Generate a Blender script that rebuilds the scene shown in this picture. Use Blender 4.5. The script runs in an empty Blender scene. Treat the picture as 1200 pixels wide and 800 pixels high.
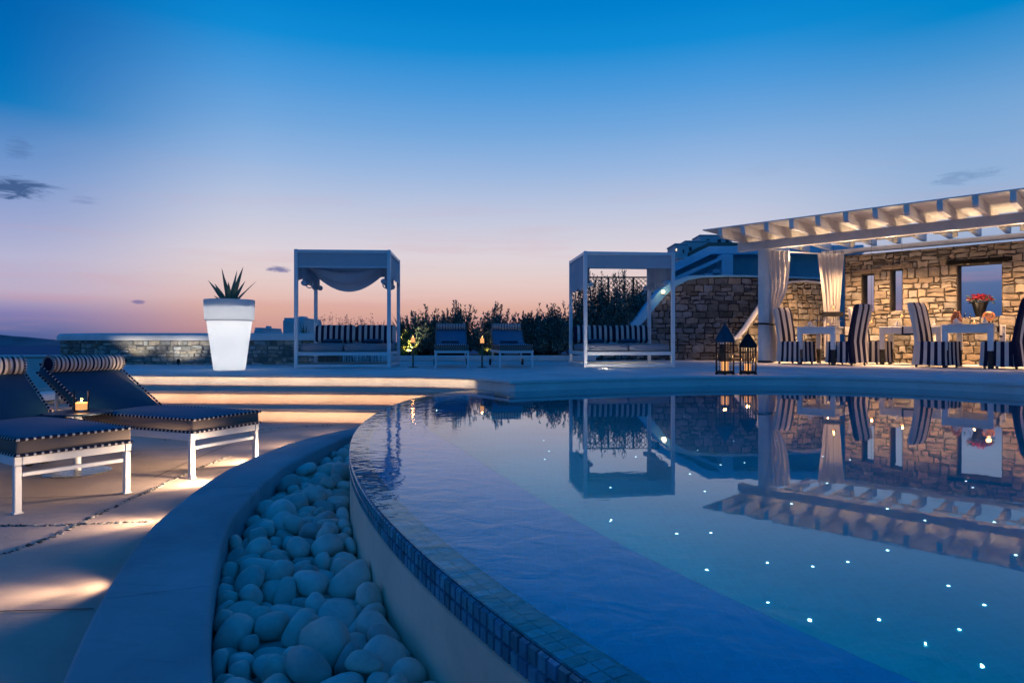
import bpy, bmesh, math, random
from mathutils import Vector, Matrix
from mathutils.geometry import tessellate_polygon
PI = math.pi
SC = bpy.context.scene
COL = SC.collection
CZ = 0.46            # eye height above the upper deck
F = 760.0            # focal length in pixels of the 1200 px wide photograph
R_ = math.radians

def at(px, py, z=0.0):
    """ground point on the level z that stands at a place of the photo"""
    y = (CZ - z) * F / (py - 400.0)
    return Vector(((px - 600.0) / F * y, y, z))
def atd(px, py, y):
    return Vector(((px - 600.0) / F * y, y, CZ - (py - 400.0) / F * y))
def lerp(a, b, t): return a + (b - a) * t
def interp(x, pts):
    if x <= pts[0][0]: return pts[0][1]
    for (a, b), (c, d) in zip(pts, pts[1:]):
        if x <= c: return b + (d - b) * (x - a) / (c - a)
    return pts[-1][1]
def s2l(c):
    out = []
    for v in c[:3]:
        v /= 255.0
        out.append(v / 12.92 if v <= .04045 else ((v + .055) / 1.055) ** 2.4)
    return tuple(out) + (1.0,)
def l4(c): return tuple(c) + (1.0,)

# ------------------------------------------------------------------ mesh collector
class MB:
    def __init__(s): s.v = []; s.f = []; s.mi = []; s.c = []
    def add(s, verts, faces, mi=0, col=None):
        n = len(s.v)
        s.v += [tuple(p) for p in verts]
        for k, f in enumerate(faces):
            s.f.append(tuple(i + n for i in f))
            s.mi.append(mi[k] if isinstance(mi, list) else mi)
            s.c.append(col)
        return s
    def xf(s, M, start=0):
        for i in range(start, len(s.v)): s.v[i] = tuple(M @ Vector(s.v[i]))
        return s
    def box(s, c, d, bev=0.0, rz=0.0, mi=0, col=None, M=None):
        hx, hy, hz = d[0] / 2, d[1] / 2, d[2] / 2
        b = min(bev, hx * .9, hy * .9, hz * .9)
        vs = []; fs = []
        if b <= 0:
            for sx in (-1, 1):
                for sy in (-1, 1):
                    for sz in (-1, 1): vs.append(Vector((sx * hx, sy * hy, sz * hz)))
            fs = [(0, 1, 3, 2), (4, 6, 7, 5), (0, 4, 5, 1), (2, 3, 7, 6), (0, 2, 6, 4), (1, 5, 7, 3)]
        else:
            idx = {}
            for sx in (-1, 1):
                for sy in (-1, 1):
                    for sz in (-1, 1):
                        for a in range(3):
                            p = [sx * (hx - b), sy * (hy - b), sz * (hz - b)]
                            p[a] = (sx * hx, sy * hy, sz * hz)[a]
                            idx[(sx, sy, sz, a)] = len(vs); vs.append(Vector(p))
            for a in range(3):
                for sg in (-1, 1):
                    o = [k for k in range(3) if k != a]; q = []
                    for (e, g) in ((-1, -1), (1, -1), (1, 1), (-1, 1)):
                        t = [0, 0, 0]; t[a] = sg; t[o[0]] = e; t[o[1]] = g
                        q.append(idx[(t[0], t[1], t[2], a)])
                    fs.append(tuple(q))
            for a in range(3):
                o = [k for k in range(3) if k != a]
                for e in (-1, 1):
                    for g in (-1, 1):
                        q = []
                        for (sg, ax) in ((-1, o[0]), (1, o[0]), (1, o[1]), (-1, o[1])):
                            t = [0, 0, 0]; t[a] = sg; t[o[0]] = e; t[o[1]] = g
                            q.append(idx[(t[0], t[1], t[2], ax)])
                        fs.append(tuple(q))
            for sx in (-1, 1):
                for sy in (-1, 1):
                    for sz in (-1, 1):
                        fs.append(tuple(idx[(sx, sy, sz, a)] for a in range(3)))
        T = Matrix.Translation(Vector(c)) @ Matrix.Rotation(rz, 4, 'Z')
        if M is not None: T = M @ T
        return s.add([T @ v for v in vs], fs, mi, col)
    def bar(s, p, q, w, h, bev=0.0, mi=0, up=(0, 0, 1)):
        p = Vector(p); q = Vector(q); d = q - p; L = d.length; x = d / L
        u = Vector(up)
        if abs(x.dot(u)) > .98: u = Vector((0, 1, 0))
        y = u.cross(x).normalized(); z = x.cross(y)
        M = Matrix((x, y, z)).transposed().to_4x4(); M.translation = (p + q) / 2
        return s.box((0, 0, 0), (L, w, h), bev, 0, mi, None, M)
    def tube(s, pts, r, n=8, mi=0, caps=True, alt=None):
        pts = [Vector(p) for p in pts]; k = len(pts)
        rr = r if isinstance(r, (list, tuple)) else [r] * k
        t0 = (pts[1] - pts[0]).normalized()
        u = Vector((0, 0, 1)) if abs(t0.z) < .9 else Vector((1, 0, 0))
        nrm = (u - t0 * u.dot(t0)).normalized(); rings = []
        for i, p in enumerate(pts):
            t = (pts[min(i + 1, k - 1)] - pts[max(i - 1, 0)]).normalized()
            nrm = (nrm - t * nrm.dot(t)).normalized(); b = t.cross(nrm)
            rings.append([p + (nrm * math.cos(2 * PI * j / n) + b * math.sin(2 * PI * j / n)) * rr[i] for j in range(n)])
        vs = [q for ri in rings for q in ri]; fs = []; ms = []
        for i in range(k - 1):
            for j in range(n):
                fs.append((i * n + j, i * n + (j + 1) % n, (i + 1) * n + (j + 1) % n, (i + 1) * n + j))
                ms.append(mi if alt is None else alt[i % len(alt)])
        if caps:
            fs.append(tuple(reversed(range(n)))); fs.append(tuple((k - 1) * n + j for j in range(n))); ms += [ms[0], ms[-1]]
        return s.add(vs, fs, ms)
    def lathe(s, prof, n=24, c=(0, 0, 0), mi=0, caps=False):
        vs = []; fs = []; k = len(prof)
        for (r, z) in prof:
            for j in range(n):
                a = 2 * PI * j / n; vs.append((c[0] + r * math.cos(a), c[1] + r * math.sin(a), c[2] + z))
        for i in range(k - 1):
            for j in range(n): fs.append((i * n + j, i * n + (j + 1) % n, (i + 1) * n + (j + 1) % n, (i + 1) * n + j))
        if caps: fs.append(tuple(reversed(range(n)))); fs.append(tuple((k - 1) * n + j for j in range(n)))
        return s.add(vs, fs, mi)
    def prism(s, poly, z0, z1, mi=0, top_mi=None):
        n = len(poly)
        tri = tessellate_polygon([[Vector((p[0], p[1], 0)) for p in poly]])
        vs = [(p[0], p[1], z0) for p in poly] + [(p[0], p[1], z1) for p in poly]
        fs = [(a, b, c) for a, b, c in tri] + [(a + n, b + n, c + n) for a, b, c in tri]
        ms = [mi] * len(tri) + [mi if top_mi is None else top_mi] * len(tri)
        for i in range(n):
            j = (i + 1) % n; fs.append((i, j, j + n, i + n)); ms.append(mi)
        return s.add(vs, fs, ms)
    def grid(s, fn, nu, nv, mi=0):
        vs = [fn(i / nu, j / nv) for j in range(nv + 1) for i in range(nu + 1)]
        fs = []; ms = []
        for j in range(nv):
            for i in range(nu):
                a = j * (nu + 1) + i
                fs.append((a, a + 1, a + nu + 2, a + nu + 1)); ms.append(mi(i, j) if callable(mi) else mi)
        return s.add(vs, fs, ms)
    def ribbon(s, path, wid, thick, mi=0, ch=.02):
        """a coping: section wid (across, y) by thick swept along points given with their up-normals in the xz plane"""
        k = len(path); rings = []
        for i, p in enumerate(path):
            p = Vector(p); t = (Vector(path[min(i + 1, k - 1)]) - Vector(path[max(i - 1, 0)])).normalized()
            side = Vector((-t.y, t.x, 0))
            side = side.normalized() if side.length > 1e-4 else Vector((0, 1, 0))
            up = t.cross(side).normalized()
            if up.z < 0: up = -up
            th = thick[i] if isinstance(thick, (list, tuple)) else thick
            sec = [(-wid / 2, 0), (-wid / 2, th - ch), (-wid / 2 + ch, th), (wid / 2 - ch, th), (wid / 2, th - ch), (wid / 2, 0)]
            rings.append([p + side * a + up * b for a, b in sec])
        m = 6; vs = [q for r in rings for q in r]; fs = []
        for i in range(k - 1):
            for j in range(m): fs.append((i * m + j, i * m + (j + 1) % m, (i + 1) * m + (j + 1) % m, (i + 1) * m + j))
        fs.append(tuple(range(m))); fs.append(tuple((k - 1) * m + j for j in range(m)))
        return s.add(vs, fs, mi)
    def build(s, name, mats, parent=None, smooth=35, recalc=True, loc=None):
        me = bpy.data.meshes.new(name)
        me.from_pydata(s.v, [], s.f)
        if not isinstance(mats, (list, tuple)): mats = [mats]
        for m in mats: me.materials.append(m)
        me.polygons.foreach_set('material_index', s.mi)
        if recalc:
            bm = bmesh.new(); bm.from_mesh(me); bmesh.ops.recalc_face_normals(bm, faces=bm.faces); bm.to_mesh(me); bm.free()
        if any(c is not None for c in s.c):
            ca = me.color_attributes.new('tone', 'FLOAT_COLOR', 'CORNER'); arr = []
            for p in me.polygons:
                c = s.c[p.index] or (1, 1, 1)
                for _ in range(p.loop_total): arr += [c[0], c[1], c[2], 1.0]
            ca.data.foreach_set('color', arr)
        if smooth:
            me.polygons.foreach_set('use_smooth', [True] * len(me.polygons))
            if smooth < 180: me.set_sharp_from_angle(angle=R_(smooth))
        me.update()
        o = bpy.data.objects.new(name, me); COL.objects.link(o)
        if parent is not None: o.parent = parent
        if loc is not None: o.location = loc
        return o

# ------------------------------------------------------------------ things
def tag(o, label=None, cat=None, group=None, kind=None):
    if label: o['label'] = label
    if cat: o['category'] = cat
    if group: o['group'] = group
    if kind: o['kind'] = kind
    return o
def thing(name, label, cat, loc=(0, 0, 0), rz=0.0, group=None):
    o = bpy.data.objects.new(name, None); COL.objects.link(o)
    o.empty_display_size = .1; o.location = loc; o.rotation_euler = (0, 0, rz)
    return tag(o, label, cat, group)
def kids(o): return [c for c in bpy.data.objects if c.parent == o]
def copy_tree(o, loc=None, rz=None, label=None, parent=None):
    c = o.copy(); COL.objects.link(c)
    if parent is not None: c.parent = parent
    if loc is not None: c.location = loc
    if rz is not None: c.rotation_euler = (0, 0, rz)
    if label: c['label'] = label
    for ch in kids(o): copy_tree(ch, parent=c)
    return c
def lamp(name, kind, loc, energy, color, size=.03, parent=None, **kw):
    d = bpy.data.lights.new(name, kind); d.energy = energy; d.color = color
    if kind in ('POINT', 'SPOT'): d.shadow_soft_size = size
    if 'shape' in kw: d.shape = kw.pop('shape')
    if kind == 'AREA': d.size = size
    for k, v in kw.items():
        if k not in ('aim',): setattr(d, k, v)
    o = bpy.data.objects.new(name, d); COL.objects.link(o); o.location = loc
    if 'aim' in kw: o.rotation_euler = Vector(kw['aim']).to_track_quat('-Z', 'Y').to_euler()
    if parent is not None: o.parent = parent
    return o
WARM = (1.0, .57, .28); WARM2 = (1.0, .70, .44); CANDLE = (1.0, .46, .16)

# ------------------------------------------------------------------ materials
def newmat(name):
    m = bpy.data.materials.new(name); m.use_nodes = True
    nt = m.node_tree; return m, nt, nt.nodes['Principled BSDF']
def nd(nt, t, **kw):
    n = nt.nodes.new(t)
    for k, v in kw.items():
        if k in n.inputs: n.inputs[k].default_value = v
        else: setattr(n, k, v)
    return n
def mixcol(nt, fac, a, b, mode='MIX'):
    n = nt.nodes.new('ShaderNodeMix'); n.data_type = 'RGBA'; n.blend_type = mode
    for i, x in ((0, fac), (6, a), (7, b)):
        if hasattr(x, 'links'): nt.links.new(x, n.inputs[i])
        else: n.inputs[i].default_value = x
    return n.outputs[2]
def pmat(name, col, rough=.6, var=.15, vscale=6.0, bump=.15, bscale=60.0, metal=0.0, spec=.4, attr=False, col2=None, coat=0.0, sheen=0.0, bdist=.01):
    """painted / plastered / woven surface: base colour broken up by two noises, fine bump"""
    m, nt, b = newmat(name)
    tc = nd(nt, 'ShaderNodeTexCoord').outputs['Object']
    n1 = nd(nt, 'ShaderNodeTexNoise', Scale=vscale, Detail=6.0, Roughness=.6); nt.links.new(tc, n1.inputs['Vector'])
    c2 = col2 if col2 else tuple(v * (1 - var * 2) for v in col)
    rmp = nd(nt, 'ShaderNodeMapRange'); rmp.inputs[1].default_value = .35; rmp.inputs[2].default_value = .68
    nt.links.new(n1.outputs['Fac'], rmp.inputs[0])
    out = mixcol(nt, rmp.outputs[0], l4(col), l4(c2))
    if attr:
        a = nd(nt, 'ShaderNodeVertexColor'); a.layer_name = 'tone'
        out = mixcol(nt, 1.0, out, a.outputs['Color'], 'MULTIPLY')
    nt.links.new(out, b.inputs['Base Color'])
    rr = nd(nt, 'ShaderNodeMapRange'); rr.inputs[3].default_value = max(0, rough - .08); rr.inputs[4].default_value = min(1, rough + .08)
    nt.links.new(n1.outputs['Fac'], rr.inputs[0]); nt.links.new(rr.outputs[0], b.inputs['Roughness'])
    b.inputs['Metallic'].default_value = metal; b.inputs['Specular IOR Level'].default_value = spec
    b.inputs['Coat Weight'].default_value = coat; b.inputs['Sheen Weight'].default_value = sheen
    if bump > 0:
        n2 = nd(nt, 'ShaderNodeTexNoise', Scale=bscale, Detail=5.0, Roughness=.65); nt.links.new(tc, n2.inputs['Vector'])
        bp = nd(nt, 'ShaderNodeBump', Strength=bump, Distance=bdist)
        nt.links.new(n2.outputs['Fac'], bp.inputs['Height']); nt.links.new(bp.outputs[0], b.inputs['Normal'])
    return m
def emat(name, col, strength):
    m, nt, b = newmat(name)
    b.inputs['Base Color'].default_value = l4(col); b.inputs['Emission Color'].default_value = l4(col)
    n = nd(nt, 'ShaderNodeTexNoise', Scale=14.0); mr = nd(nt, 'ShaderNodeMapRange'); mr.inputs[3].default_value = strength * .85; mr.inputs[4].default_value = strength * 1.15
    tc = nd(nt, 'ShaderNodeTexCoord'); nt.links.new(tc.outputs['Object'], n.inputs['Vector'])
    nt.links.new(n.outputs['Fac'], mr.inputs[0]); nt.links.new(mr.outputs[0], b.inputs['Emission Strength'])
    return m
def glassmat(name, tint=(.95, .97, .97), tr=.86):
    """thin pane: mostly clear, mirrors at grazing angles"""
    m, nt, b = newmat(name); out = nt.nodes['Material Output']; nt.nodes.remove(b)
    t = nd(nt, 'ShaderNodeBsdfTransparent', Color=l4(tint)); g = nd(nt, 'ShaderNodeBsdfGlossy', Roughness=.03, Color=(1, 1, 1, 1))
    fr = nd(nt, 'ShaderNodeFresnel', IOR=1.22); n = nd(nt, 'ShaderNodeTexNoise', Scale=8.0)
    bp = nd(nt, 'ShaderNodeBump', Strength=.04); nt.links.new(n.outputs['Fac'], bp.inputs['Height']); nt.links.new(bp.outputs[0], g.inputs['Normal'])
    mx = nd(nt, 'ShaderNodeMixShader'); nt.links.new(fr.outputs[0], mx.inputs[0]); nt.links.new(t.outputs[0], mx.inputs[1]); nt.links.new(g.outputs[0], mx.inputs[2])
    nt.links.new(mx.outputs[0], out.inputs['Surface']); return m
def clothmat(name, col, trans=.35, var=.08, scale=5.0, sheen=0.0):
    """cloth that lets some light through"""
    m, nt, b = newmat(name); out = nt.nodes['Material Output']
    tc = nd(nt, 'ShaderNodeTexCoord').outputs['Object']
    n1 = nd(nt, 'ShaderNodeTexNoise', Scale=scale, Detail=5.0); nt.links.new(tc, n1.inputs['Vector'])
    c = mixcol(nt, n1.outputs['Fac'], l4(col), l4(tuple(v * (1 - 2 * var) for v in col)))
    nt.links.new(c, b.inputs['Base Color']); b.inputs['Roughness'].default_value = .9; b.inputs['Specular IOR Level'].default_value = .1; b.inputs['Sheen Weight'].default_value = sheen; b.inputs['Sheen Roughness'].default_value = .35
    wv = nd(nt, 'ShaderNodeTexNoise', Scale=420.0); nt.links.new(tc, wv.inputs['Vector'])
    bp = nd(nt, 'ShaderNodeBump', Strength=.15, Distance=.003); nt.links.new(wv.outputs['Fac'], bp.inputs['Height']); nt.links.new(bp.outputs[0], b.inputs['Normal'])
    t = nd(nt, 'ShaderNodeBsdfTranslucent'); nt.links.new(c, t.inputs['Color'])
    mx = nd(nt, 'ShaderNodeMixShader'); mx.inputs[0].default_value = trans
    nt.links.new(b.outputs[0], mx.inputs[1]); nt.links.new(t.outputs[0], mx.inputs[2]); nt.links.new(mx.outputs[0], out.inputs['Surface'])
    return m

def plaster(name, col, spec=.3, rough=.75, dk=(.74, .66)):
    """trowelled plaster / screed: cloudy tone, faint trowel sweeps, hairline stains"""
    m, nt, b = newmat(name)
    tc = nd(nt, 'ShaderNodeTexCoord').outputs['Object']
    b.inputs['Specular IOR Level'].default_value = spec
    a = nd(nt, 'ShaderNodeTexNoise', Scale=1.3, Detail=8.0, Roughness=.62, Distortion=.6); nt.links.new(tc, a.inputs['Vector'])
    mp = nd(nt, 'ShaderNodeMapping'); mp.inputs['Scale'].default_value = (3.0, 14.0, 9.0); nt.links.new(tc, mp.inputs['Vector'])
    s = nd(nt, 'ShaderNodeTexNoise', Scale=1.6, Detail=4.0, Distortion=1.0); nt.links.new(mp.outputs[0], s.inputs['Vector'])
    r1 = nd(nt, 'ShaderNodeMapRange'); r1.inputs[1].default_value = .3; r1.inputs[2].default_value = .72; nt.links.new(a.outputs['Fac'], r1.inputs[0])
    c = mixcol(nt, r1.outputs[0], l4(col), l4(tuple(v * dk[0] for v in col)))
    r2 = nd(nt, 'ShaderNodeMapRange'); r2.inputs[1].default_value = .55; r2.inputs[2].default_value = .8; r2.inputs[4].default_value = .35; nt.links.new(s.outputs['Fac'], r2.inputs[0])
    c = mixcol(nt, r2.outputs[0], c, l4(tuple(v * dk[1] for v in col)))
    nt.links.new(c, b.inputs['Base Color'])
    rr = nd(nt, 'ShaderNodeMapRange'); rr.inputs[3].default_value = rough - .15; rr.inputs[4].default_value = rough + .1; nt.links.new(a.outputs['Fac'], rr.inputs[0]); nt.links.new(rr.outputs[0], b.inputs['Roughness'])
    f = nd(nt, 'ShaderNodeTexNoise', Scale=55.0, Detail=6.0, Roughness=.7); nt.links.new(tc, f.inputs['Vector'])
    h = nd(nt, 'ShaderNodeMath', operation='MULTIPLY_ADD'); nt.links.new(s.outputs['Fac'], h.inputs[0]); h.inputs[1].default_value = 1.2; nt.links.new(f.outputs['Fac'], h.inputs[2])
    bp = nd(nt, 'ShaderNodeBump', Strength=.22, Distance=.008); nt.links.new(h.outputs[0], bp.inputs['Height']); nt.links.new(bp.outputs[0], b.inputs['Normal'])
    return m

MAT = {}
MAT['white'] = plaster('white_limewash', (.80, .80, .78))
MAT['deck'] = plaster('screed_deck', (.78, .78, .77), .08)
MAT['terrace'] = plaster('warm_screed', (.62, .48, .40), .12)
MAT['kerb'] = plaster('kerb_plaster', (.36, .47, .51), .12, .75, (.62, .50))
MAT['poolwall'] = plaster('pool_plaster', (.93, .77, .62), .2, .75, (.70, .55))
MAT['paint'] = pmat('white_paint', (.78, .78, .77), .42, .05, 9, .06, 40)
MAT['beam'] = pmat('white_timber', (.80, .77, .73), .55, .08, 5, .15, 30)
MAT['metal'] = pmat('white_powder_coat', (.76, .77, .78), .38, .04, 12, .03, 90)
MAT['darkmetal'] = pmat('dark_iron', (.03, .03, .032), .45, .2, 20, .1, 80, .6)
MAT['bluemetal'] = pmat('slate_zinc', (.06, .10, .14), .4, .2, 10, .08, 60, .4)
MAT['steel'] = pmat('brushed_steel', (.45, .44, .43), .28, .1, 10, .05, 60, .9)
MAT['stone_pale'] = pmat('pale_rubble_stone', (.44, .43, .39), .9, .2, 12, .9, 34, attr=True, spec=.2, bdist=.02)
MAT['stone_dark'] = pmat('dark_rubble_stone', (.26, .265, .28), .88, .18, 9, .9, 26, attr=True, spec=.25, bdist=.02)
MAT['stone'] = pmat('rubble_stone', (.30, .262, .222), .88, .18, 9, .9, 26, attr=True, spec=.25, bdist=.02)
MAT['mortar'] = pmat('lime_mortar', (.075, .065, .056), .95, .2, 14, .7, 40, spec=.15, bdist=.015)
MAT['mortar_pale'] = pmat('pale_mortar', (.24, .235, .22), .95, .2, 14, .7, 40, spec=.15, bdist=.015)
MAT['navy'] = clothmat('navy_canvas', (.020, .105, .175), .02, .15, sheen=.10)
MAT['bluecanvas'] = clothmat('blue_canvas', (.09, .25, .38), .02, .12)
MAT['navy_skylit'] = clothmat('navy_canvas_skylit', (.030, .18, .28), .02, .15, sheen=.08)  # same navy cloth, lightened in colour for sky light on the flat seat
MAT['taupe'] = clothmat('taupe_canvas', (.20, .165, .15), .02, .1)
MAT['cream'] = clothmat('cream_cloth', (.72, .69, .66), .05, .06)
MAT['stripe_dark'] = clothmat('navy_stripe', (.018, .020, .050), .02, .1)
MAT['stripe_pale'] = clothmat('ivory_stripe', (.66, .62, .58), .04, .06)
MAT['greycloth'] = clothmat('grey_outdoor_cloth', (.30, .31, .34), .1, .08)
MAT['canopy'] = clothmat('grey_canopy_cloth', (.56, .61, .66), .2, .08)
MAT['curtain'] = clothmat('ivory_curtain', (.80, .76, .73), .35, .04)
MAT['linen'] = clothmat('white_linen', (.74, .72, .70), .05, .05)
MAT['glass'] = glassmat('clear_glass')
MAT['wax'] = emat('glowing_wax', (1.0, .42, .13), 1.1)
MAT['flame'] = emat('flame', (1.0, .62, .22), 4.5)
MAT['bulb'] = emat('warm_bulb', (1.0, .72, .42), 3.0)
MAT['tube'] = emat('planter_tube', (.9, .96, 1.0), 1.2)
MAT['star'] = emat('star_light', (.85, .95, 1.0), 4.0)
MAT['terracotta'] = pmat('terracotta', (.36, .13, .07), .7, .2, 12, .2, 40)
MAT['black'] = pmat('black_lacquer', (.015, .015, .017), .35, .2, 12, .05, 40)
MAT['soil'] = pmat('soil', (.05, .035, .025), .95, .3, 30, .8, 60)
MAT['wood'] = pmat('weathered_wood', (.20, .15, .11), .7, .25, 14, .3, 50)
MAT['rubber'] = pmat('black_rubber', (.02, .02, .02), .7, .2, 20, .1, 60)
MAT['pebble'] = plaster('white_pebble', (.84, .81, .78), rough=.6)
_nt = MAT['pebble'].node_tree; _b = _nt.nodes['Principled BSDF']; _l = _b.inputs['Base Color'].links[0].from_socket
_oi = nd(_nt, 'ShaderNodeObjectInfo'); _cr = nd(_nt, 'ShaderNodeValToRGB'); _cr.color_ramp.elements[0].color = (.66, .64, .62, 1); _cr.color_ramp.elements[1].color = (1.10, 1.05, .99, 1)
_e = _cr.color_ramp.elements.new(.35); _e.color = (1.02, .88, .78, 1); _nt.links.new(_oi.outputs['Random'], _cr.inputs[0]); _nt.links.new(mixcol(_nt, 1.0, _l, _cr.outputs[0], 'MULTIPLY'), _b.inputs['Base Color'])
MAT['leaf'] = pmat('leaf_green', (.075, .105, .055), .55, .25, 30, .1, 90, attr=True)
MAT['leaf_dark'] = pmat('leaf_dark', (.15, .20, .165), .5, .25, 30, .1, 90, attr=True)
MAT['twig'] = pmat('twig', (.09, .07, .05), .85, .2, 20, .3, 60)
MAT['agave'] = pmat('agave_leaf', (.22, .30, .19), .5, .25, 10, .15, 40)
MAT['petal'] = pmat('red_petal', (.42, .02, .06), .6, .3, 40, .1, 80)
MAT['hill'] = pmat('far_hill', (.05, .20, .26), .95, .25, .004, 0, 1)
MAT['scrub'] = pmat('dry_scrub_ground', (.10, .085, .06), .95, .3, .4, .4, 3)
MAT['housewall'] = pmat('far_limewash', (.62, .64, .66), .85, .1, .3, 0, 1)
MAT['shutter'] = pmat('far_shutter', (.06, .08, .10), .6, .2, 1, 0, 1)
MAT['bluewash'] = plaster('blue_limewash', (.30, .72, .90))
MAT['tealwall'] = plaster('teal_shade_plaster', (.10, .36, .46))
MAT['joint'] = pmat('joint_pebble', (.05, .045, .04), .8, .3, 30, .3, 60)
MAT['recess'] = pmat('lamp_housing', (.25, .24, .23), .4, .1, 20, .05, 60, .5)

# glowing planter shell: plastic that passes light from the lamp inside
def glowplastic(name, trans):
    m, nt, b = newmat(name); out = nt.nodes['Material Output']
    b.inputs['Base Color'].default_value = (.82, .84, .86, 1); b.inputs['Roughness'].default_value = .45
    n = nd(nt, 'ShaderNodeTexNoise', Scale=3.0, Detail=4.0); tc = nd(nt, 'ShaderNodeTexCoord'); nt.links.new(tc.outputs['Object'], n.inputs['Vector'])
    c = mixcol(nt, n.outputs['Fac'], (.98, .97, .95, 1), (.90, .89, .87, 1))
    t = nd(nt, 'ShaderNodeBsdfTranslucent'); nt.links.new(c, t.inputs['Color'])
    mx = nd(nt, 'ShaderNodeMixShader'); mx.inputs[0].default_value = trans
    nt.links.new(b.outputs[0], mx.inputs[1]); nt.links.new(t.outputs[0], mx.inputs[2]); nt.links.new(mx.outputs[0], out.inputs['Surface']); return m
MAT['glow'] = glowplastic('planter_plastic', .7); MAT['glow_rim'] = glowplastic('planter_rim_plastic', .55)

# mosaic: small glass tiles with pale grout
def mosaic(name, c1, c2, c3, size, rough=.15, flow=None):
    m, nt, b = newmat(name)
    tc = nd(nt, 'ShaderNodeTexCoord').outputs['Object']
    br = nd(nt, 'ShaderNodeTexBrick', offset=0.0, Scale=1.0)
    br.inputs['Brick Width'].default_value = size; br.inputs['Row Height'].default_value = size; br.inputs['Mortar Size'].default_value = size * .05
    br.inputs['Color1'].default_value = l4(c1); br.inputs['Color2'].default_value = l4(c2); br.inputs['Mortar'].default_value = l4(c3); br.inputs['Bias'].default_value = 0
    nt.links.new(tc, br.inputs['Vector'])
    n = nd(nt, 'ShaderNodeTexNoise', Scale=1.2, Detail=4.0); nt.links.new(tc, n.inputs['Vector'])
    mr = nd(nt, 'ShaderNodeMapRange'); mr.inputs[3].default_value = .75; mr.inputs[4].default_value = 1.2; nt.links.new(n.outputs['Fac'], mr.inputs[0])
    c = mixcol(nt, 1.0, br.outputs['Color'], mr.outputs[0], 'MULTIPLY')
    nt.links.new(c, b.inputs['Base Color']); b.inputs['Roughness'].default_value = rough
    bp = nd(nt, 'ShaderNodeBump', Strength=.25, Distance=.004, invert=True); nt.links.new(br.outputs['Fac'], bp.inputs['Height']); nt.links.new(bp.outputs[0], b.inputs['Normal'])
    return m
MAT['poolfloor'] = mosaic('pool_mosaic', (.003, .36, .46), (.004, .39, .50), (.010, .41, .52), .04)
MAT['ledge'] = mosaic('ledge_mosaic', (.002, .42, .72), (.003, .46, .78), (.010, .48, .80), .035)
MAT['rimtile'] = pmat('rim_glass_tile', (.09, .29, .41), .12, .2, 30, .12, 25, attr=True, spec=.7)
MAT['grout'] = pmat('rim_grout', (.30, .36, .40), .8, .2, 30, .2, 60)

# water: refracting sheet, faint ripples
m, nt, b = newmat('pool_water')
b.inputs['Base Color'].default_value = (.40, .94, 1, 1); b.inputs['Roughness'].default_value = 0.0; b.inputs['IOR'].default_value = 1.333; b.inputs['Specular IOR Level'].default_value = .22; b.inputs['Specular Tint'].default_value = (.25, .85, 1, 1); b.inputs['Transmission Weight'].default_value = 1.0
tc = nd(nt, 'ShaderNodeTexCoord').outputs['Object']
n1 = nd(nt, 'ShaderNodeTexNoise', Scale=1.1, Detail=2.0); n2 = nd(nt, 'ShaderNodeTexNoise', Scale=9.0, Detail=3.0, Distortion=.5)
nt.links.new(tc, n1.inputs['Vector']); nt.links.new(tc, n2.inputs['Vector'])
# ripples grow towards the overflowing rim
vl = nd(nt, 'ShaderNodeVectorMath', operation='DISTANCE'); vl.inputs[1].default_value = (7.02, 5.44, -.125); nt.links.new(tc, vl.inputs[0])
mr = nd(nt, 'ShaderNodeMapRange'); mr.inputs[1].default_value = 7.3; mr.inputs[2].default_value = 8.1; mr.inputs[3].default_value = .03; mr.inputs[4].default_value = .6; nt.links.new(vl.outputs['Value'], mr.inputs[0])
h = nd(nt, 'ShaderNodeMath', operation='MULTIPLY'); nt.links.new(n2.outputs['Fac'], h.inputs[0]); nt.links.new(mr.outputs[0], h.inputs[1])
h2 = nd(nt, 'ShaderNodeMath', operation='MULTIPLY_ADD'); nt.links.new(n1.outputs['Fac'], h2.inputs[0]); h2.inputs[1].default_value = .05; nt.links.new(h.outputs[0], h2.inputs[2])
bp = nd(nt, 'ShaderNodeBump', Strength=.10, Distance=.05); nt.links.new(h2.outputs[0], bp.inputs['Height']); nt.links.new(bp.outputs[0], b.inputs['Normal'])
MAT['water'] = m
m, nt, b = newmat('sea_water')
b.inputs['Base Color'].default_value = (.002, .15, .25, 1); b.inputs['Roughness'].default_value = .9; b.inputs['Specular IOR Level'].default_value = .02  # sky reflection put into the base colour, surface left matt
tc = nd(nt, 'ShaderNodeTexCoord').outputs['Object']; n1 = nd(nt, 'ShaderNodeTexNoise', Scale=.02, Detail=8.0); nt.links.new(tc, n1.inputs['Vector'])
bp = nd(nt, 'ShaderNodeBump', Strength=.5, Distance=4.0); nt.links.new(n1.outputs['Fac'], bp.inputs['Height']); nt.links.new(bp.outputs[0], b.inputs['Normal'])
MAT['sea'] = m
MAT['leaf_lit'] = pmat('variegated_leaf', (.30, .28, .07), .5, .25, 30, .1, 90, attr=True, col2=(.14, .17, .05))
MAT['inlay'] = pmat('inlay_pebble', (.55, .52, .48), .6, .15, 60, .1, 90, attr=True)
PEB_DZ = .035
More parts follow.
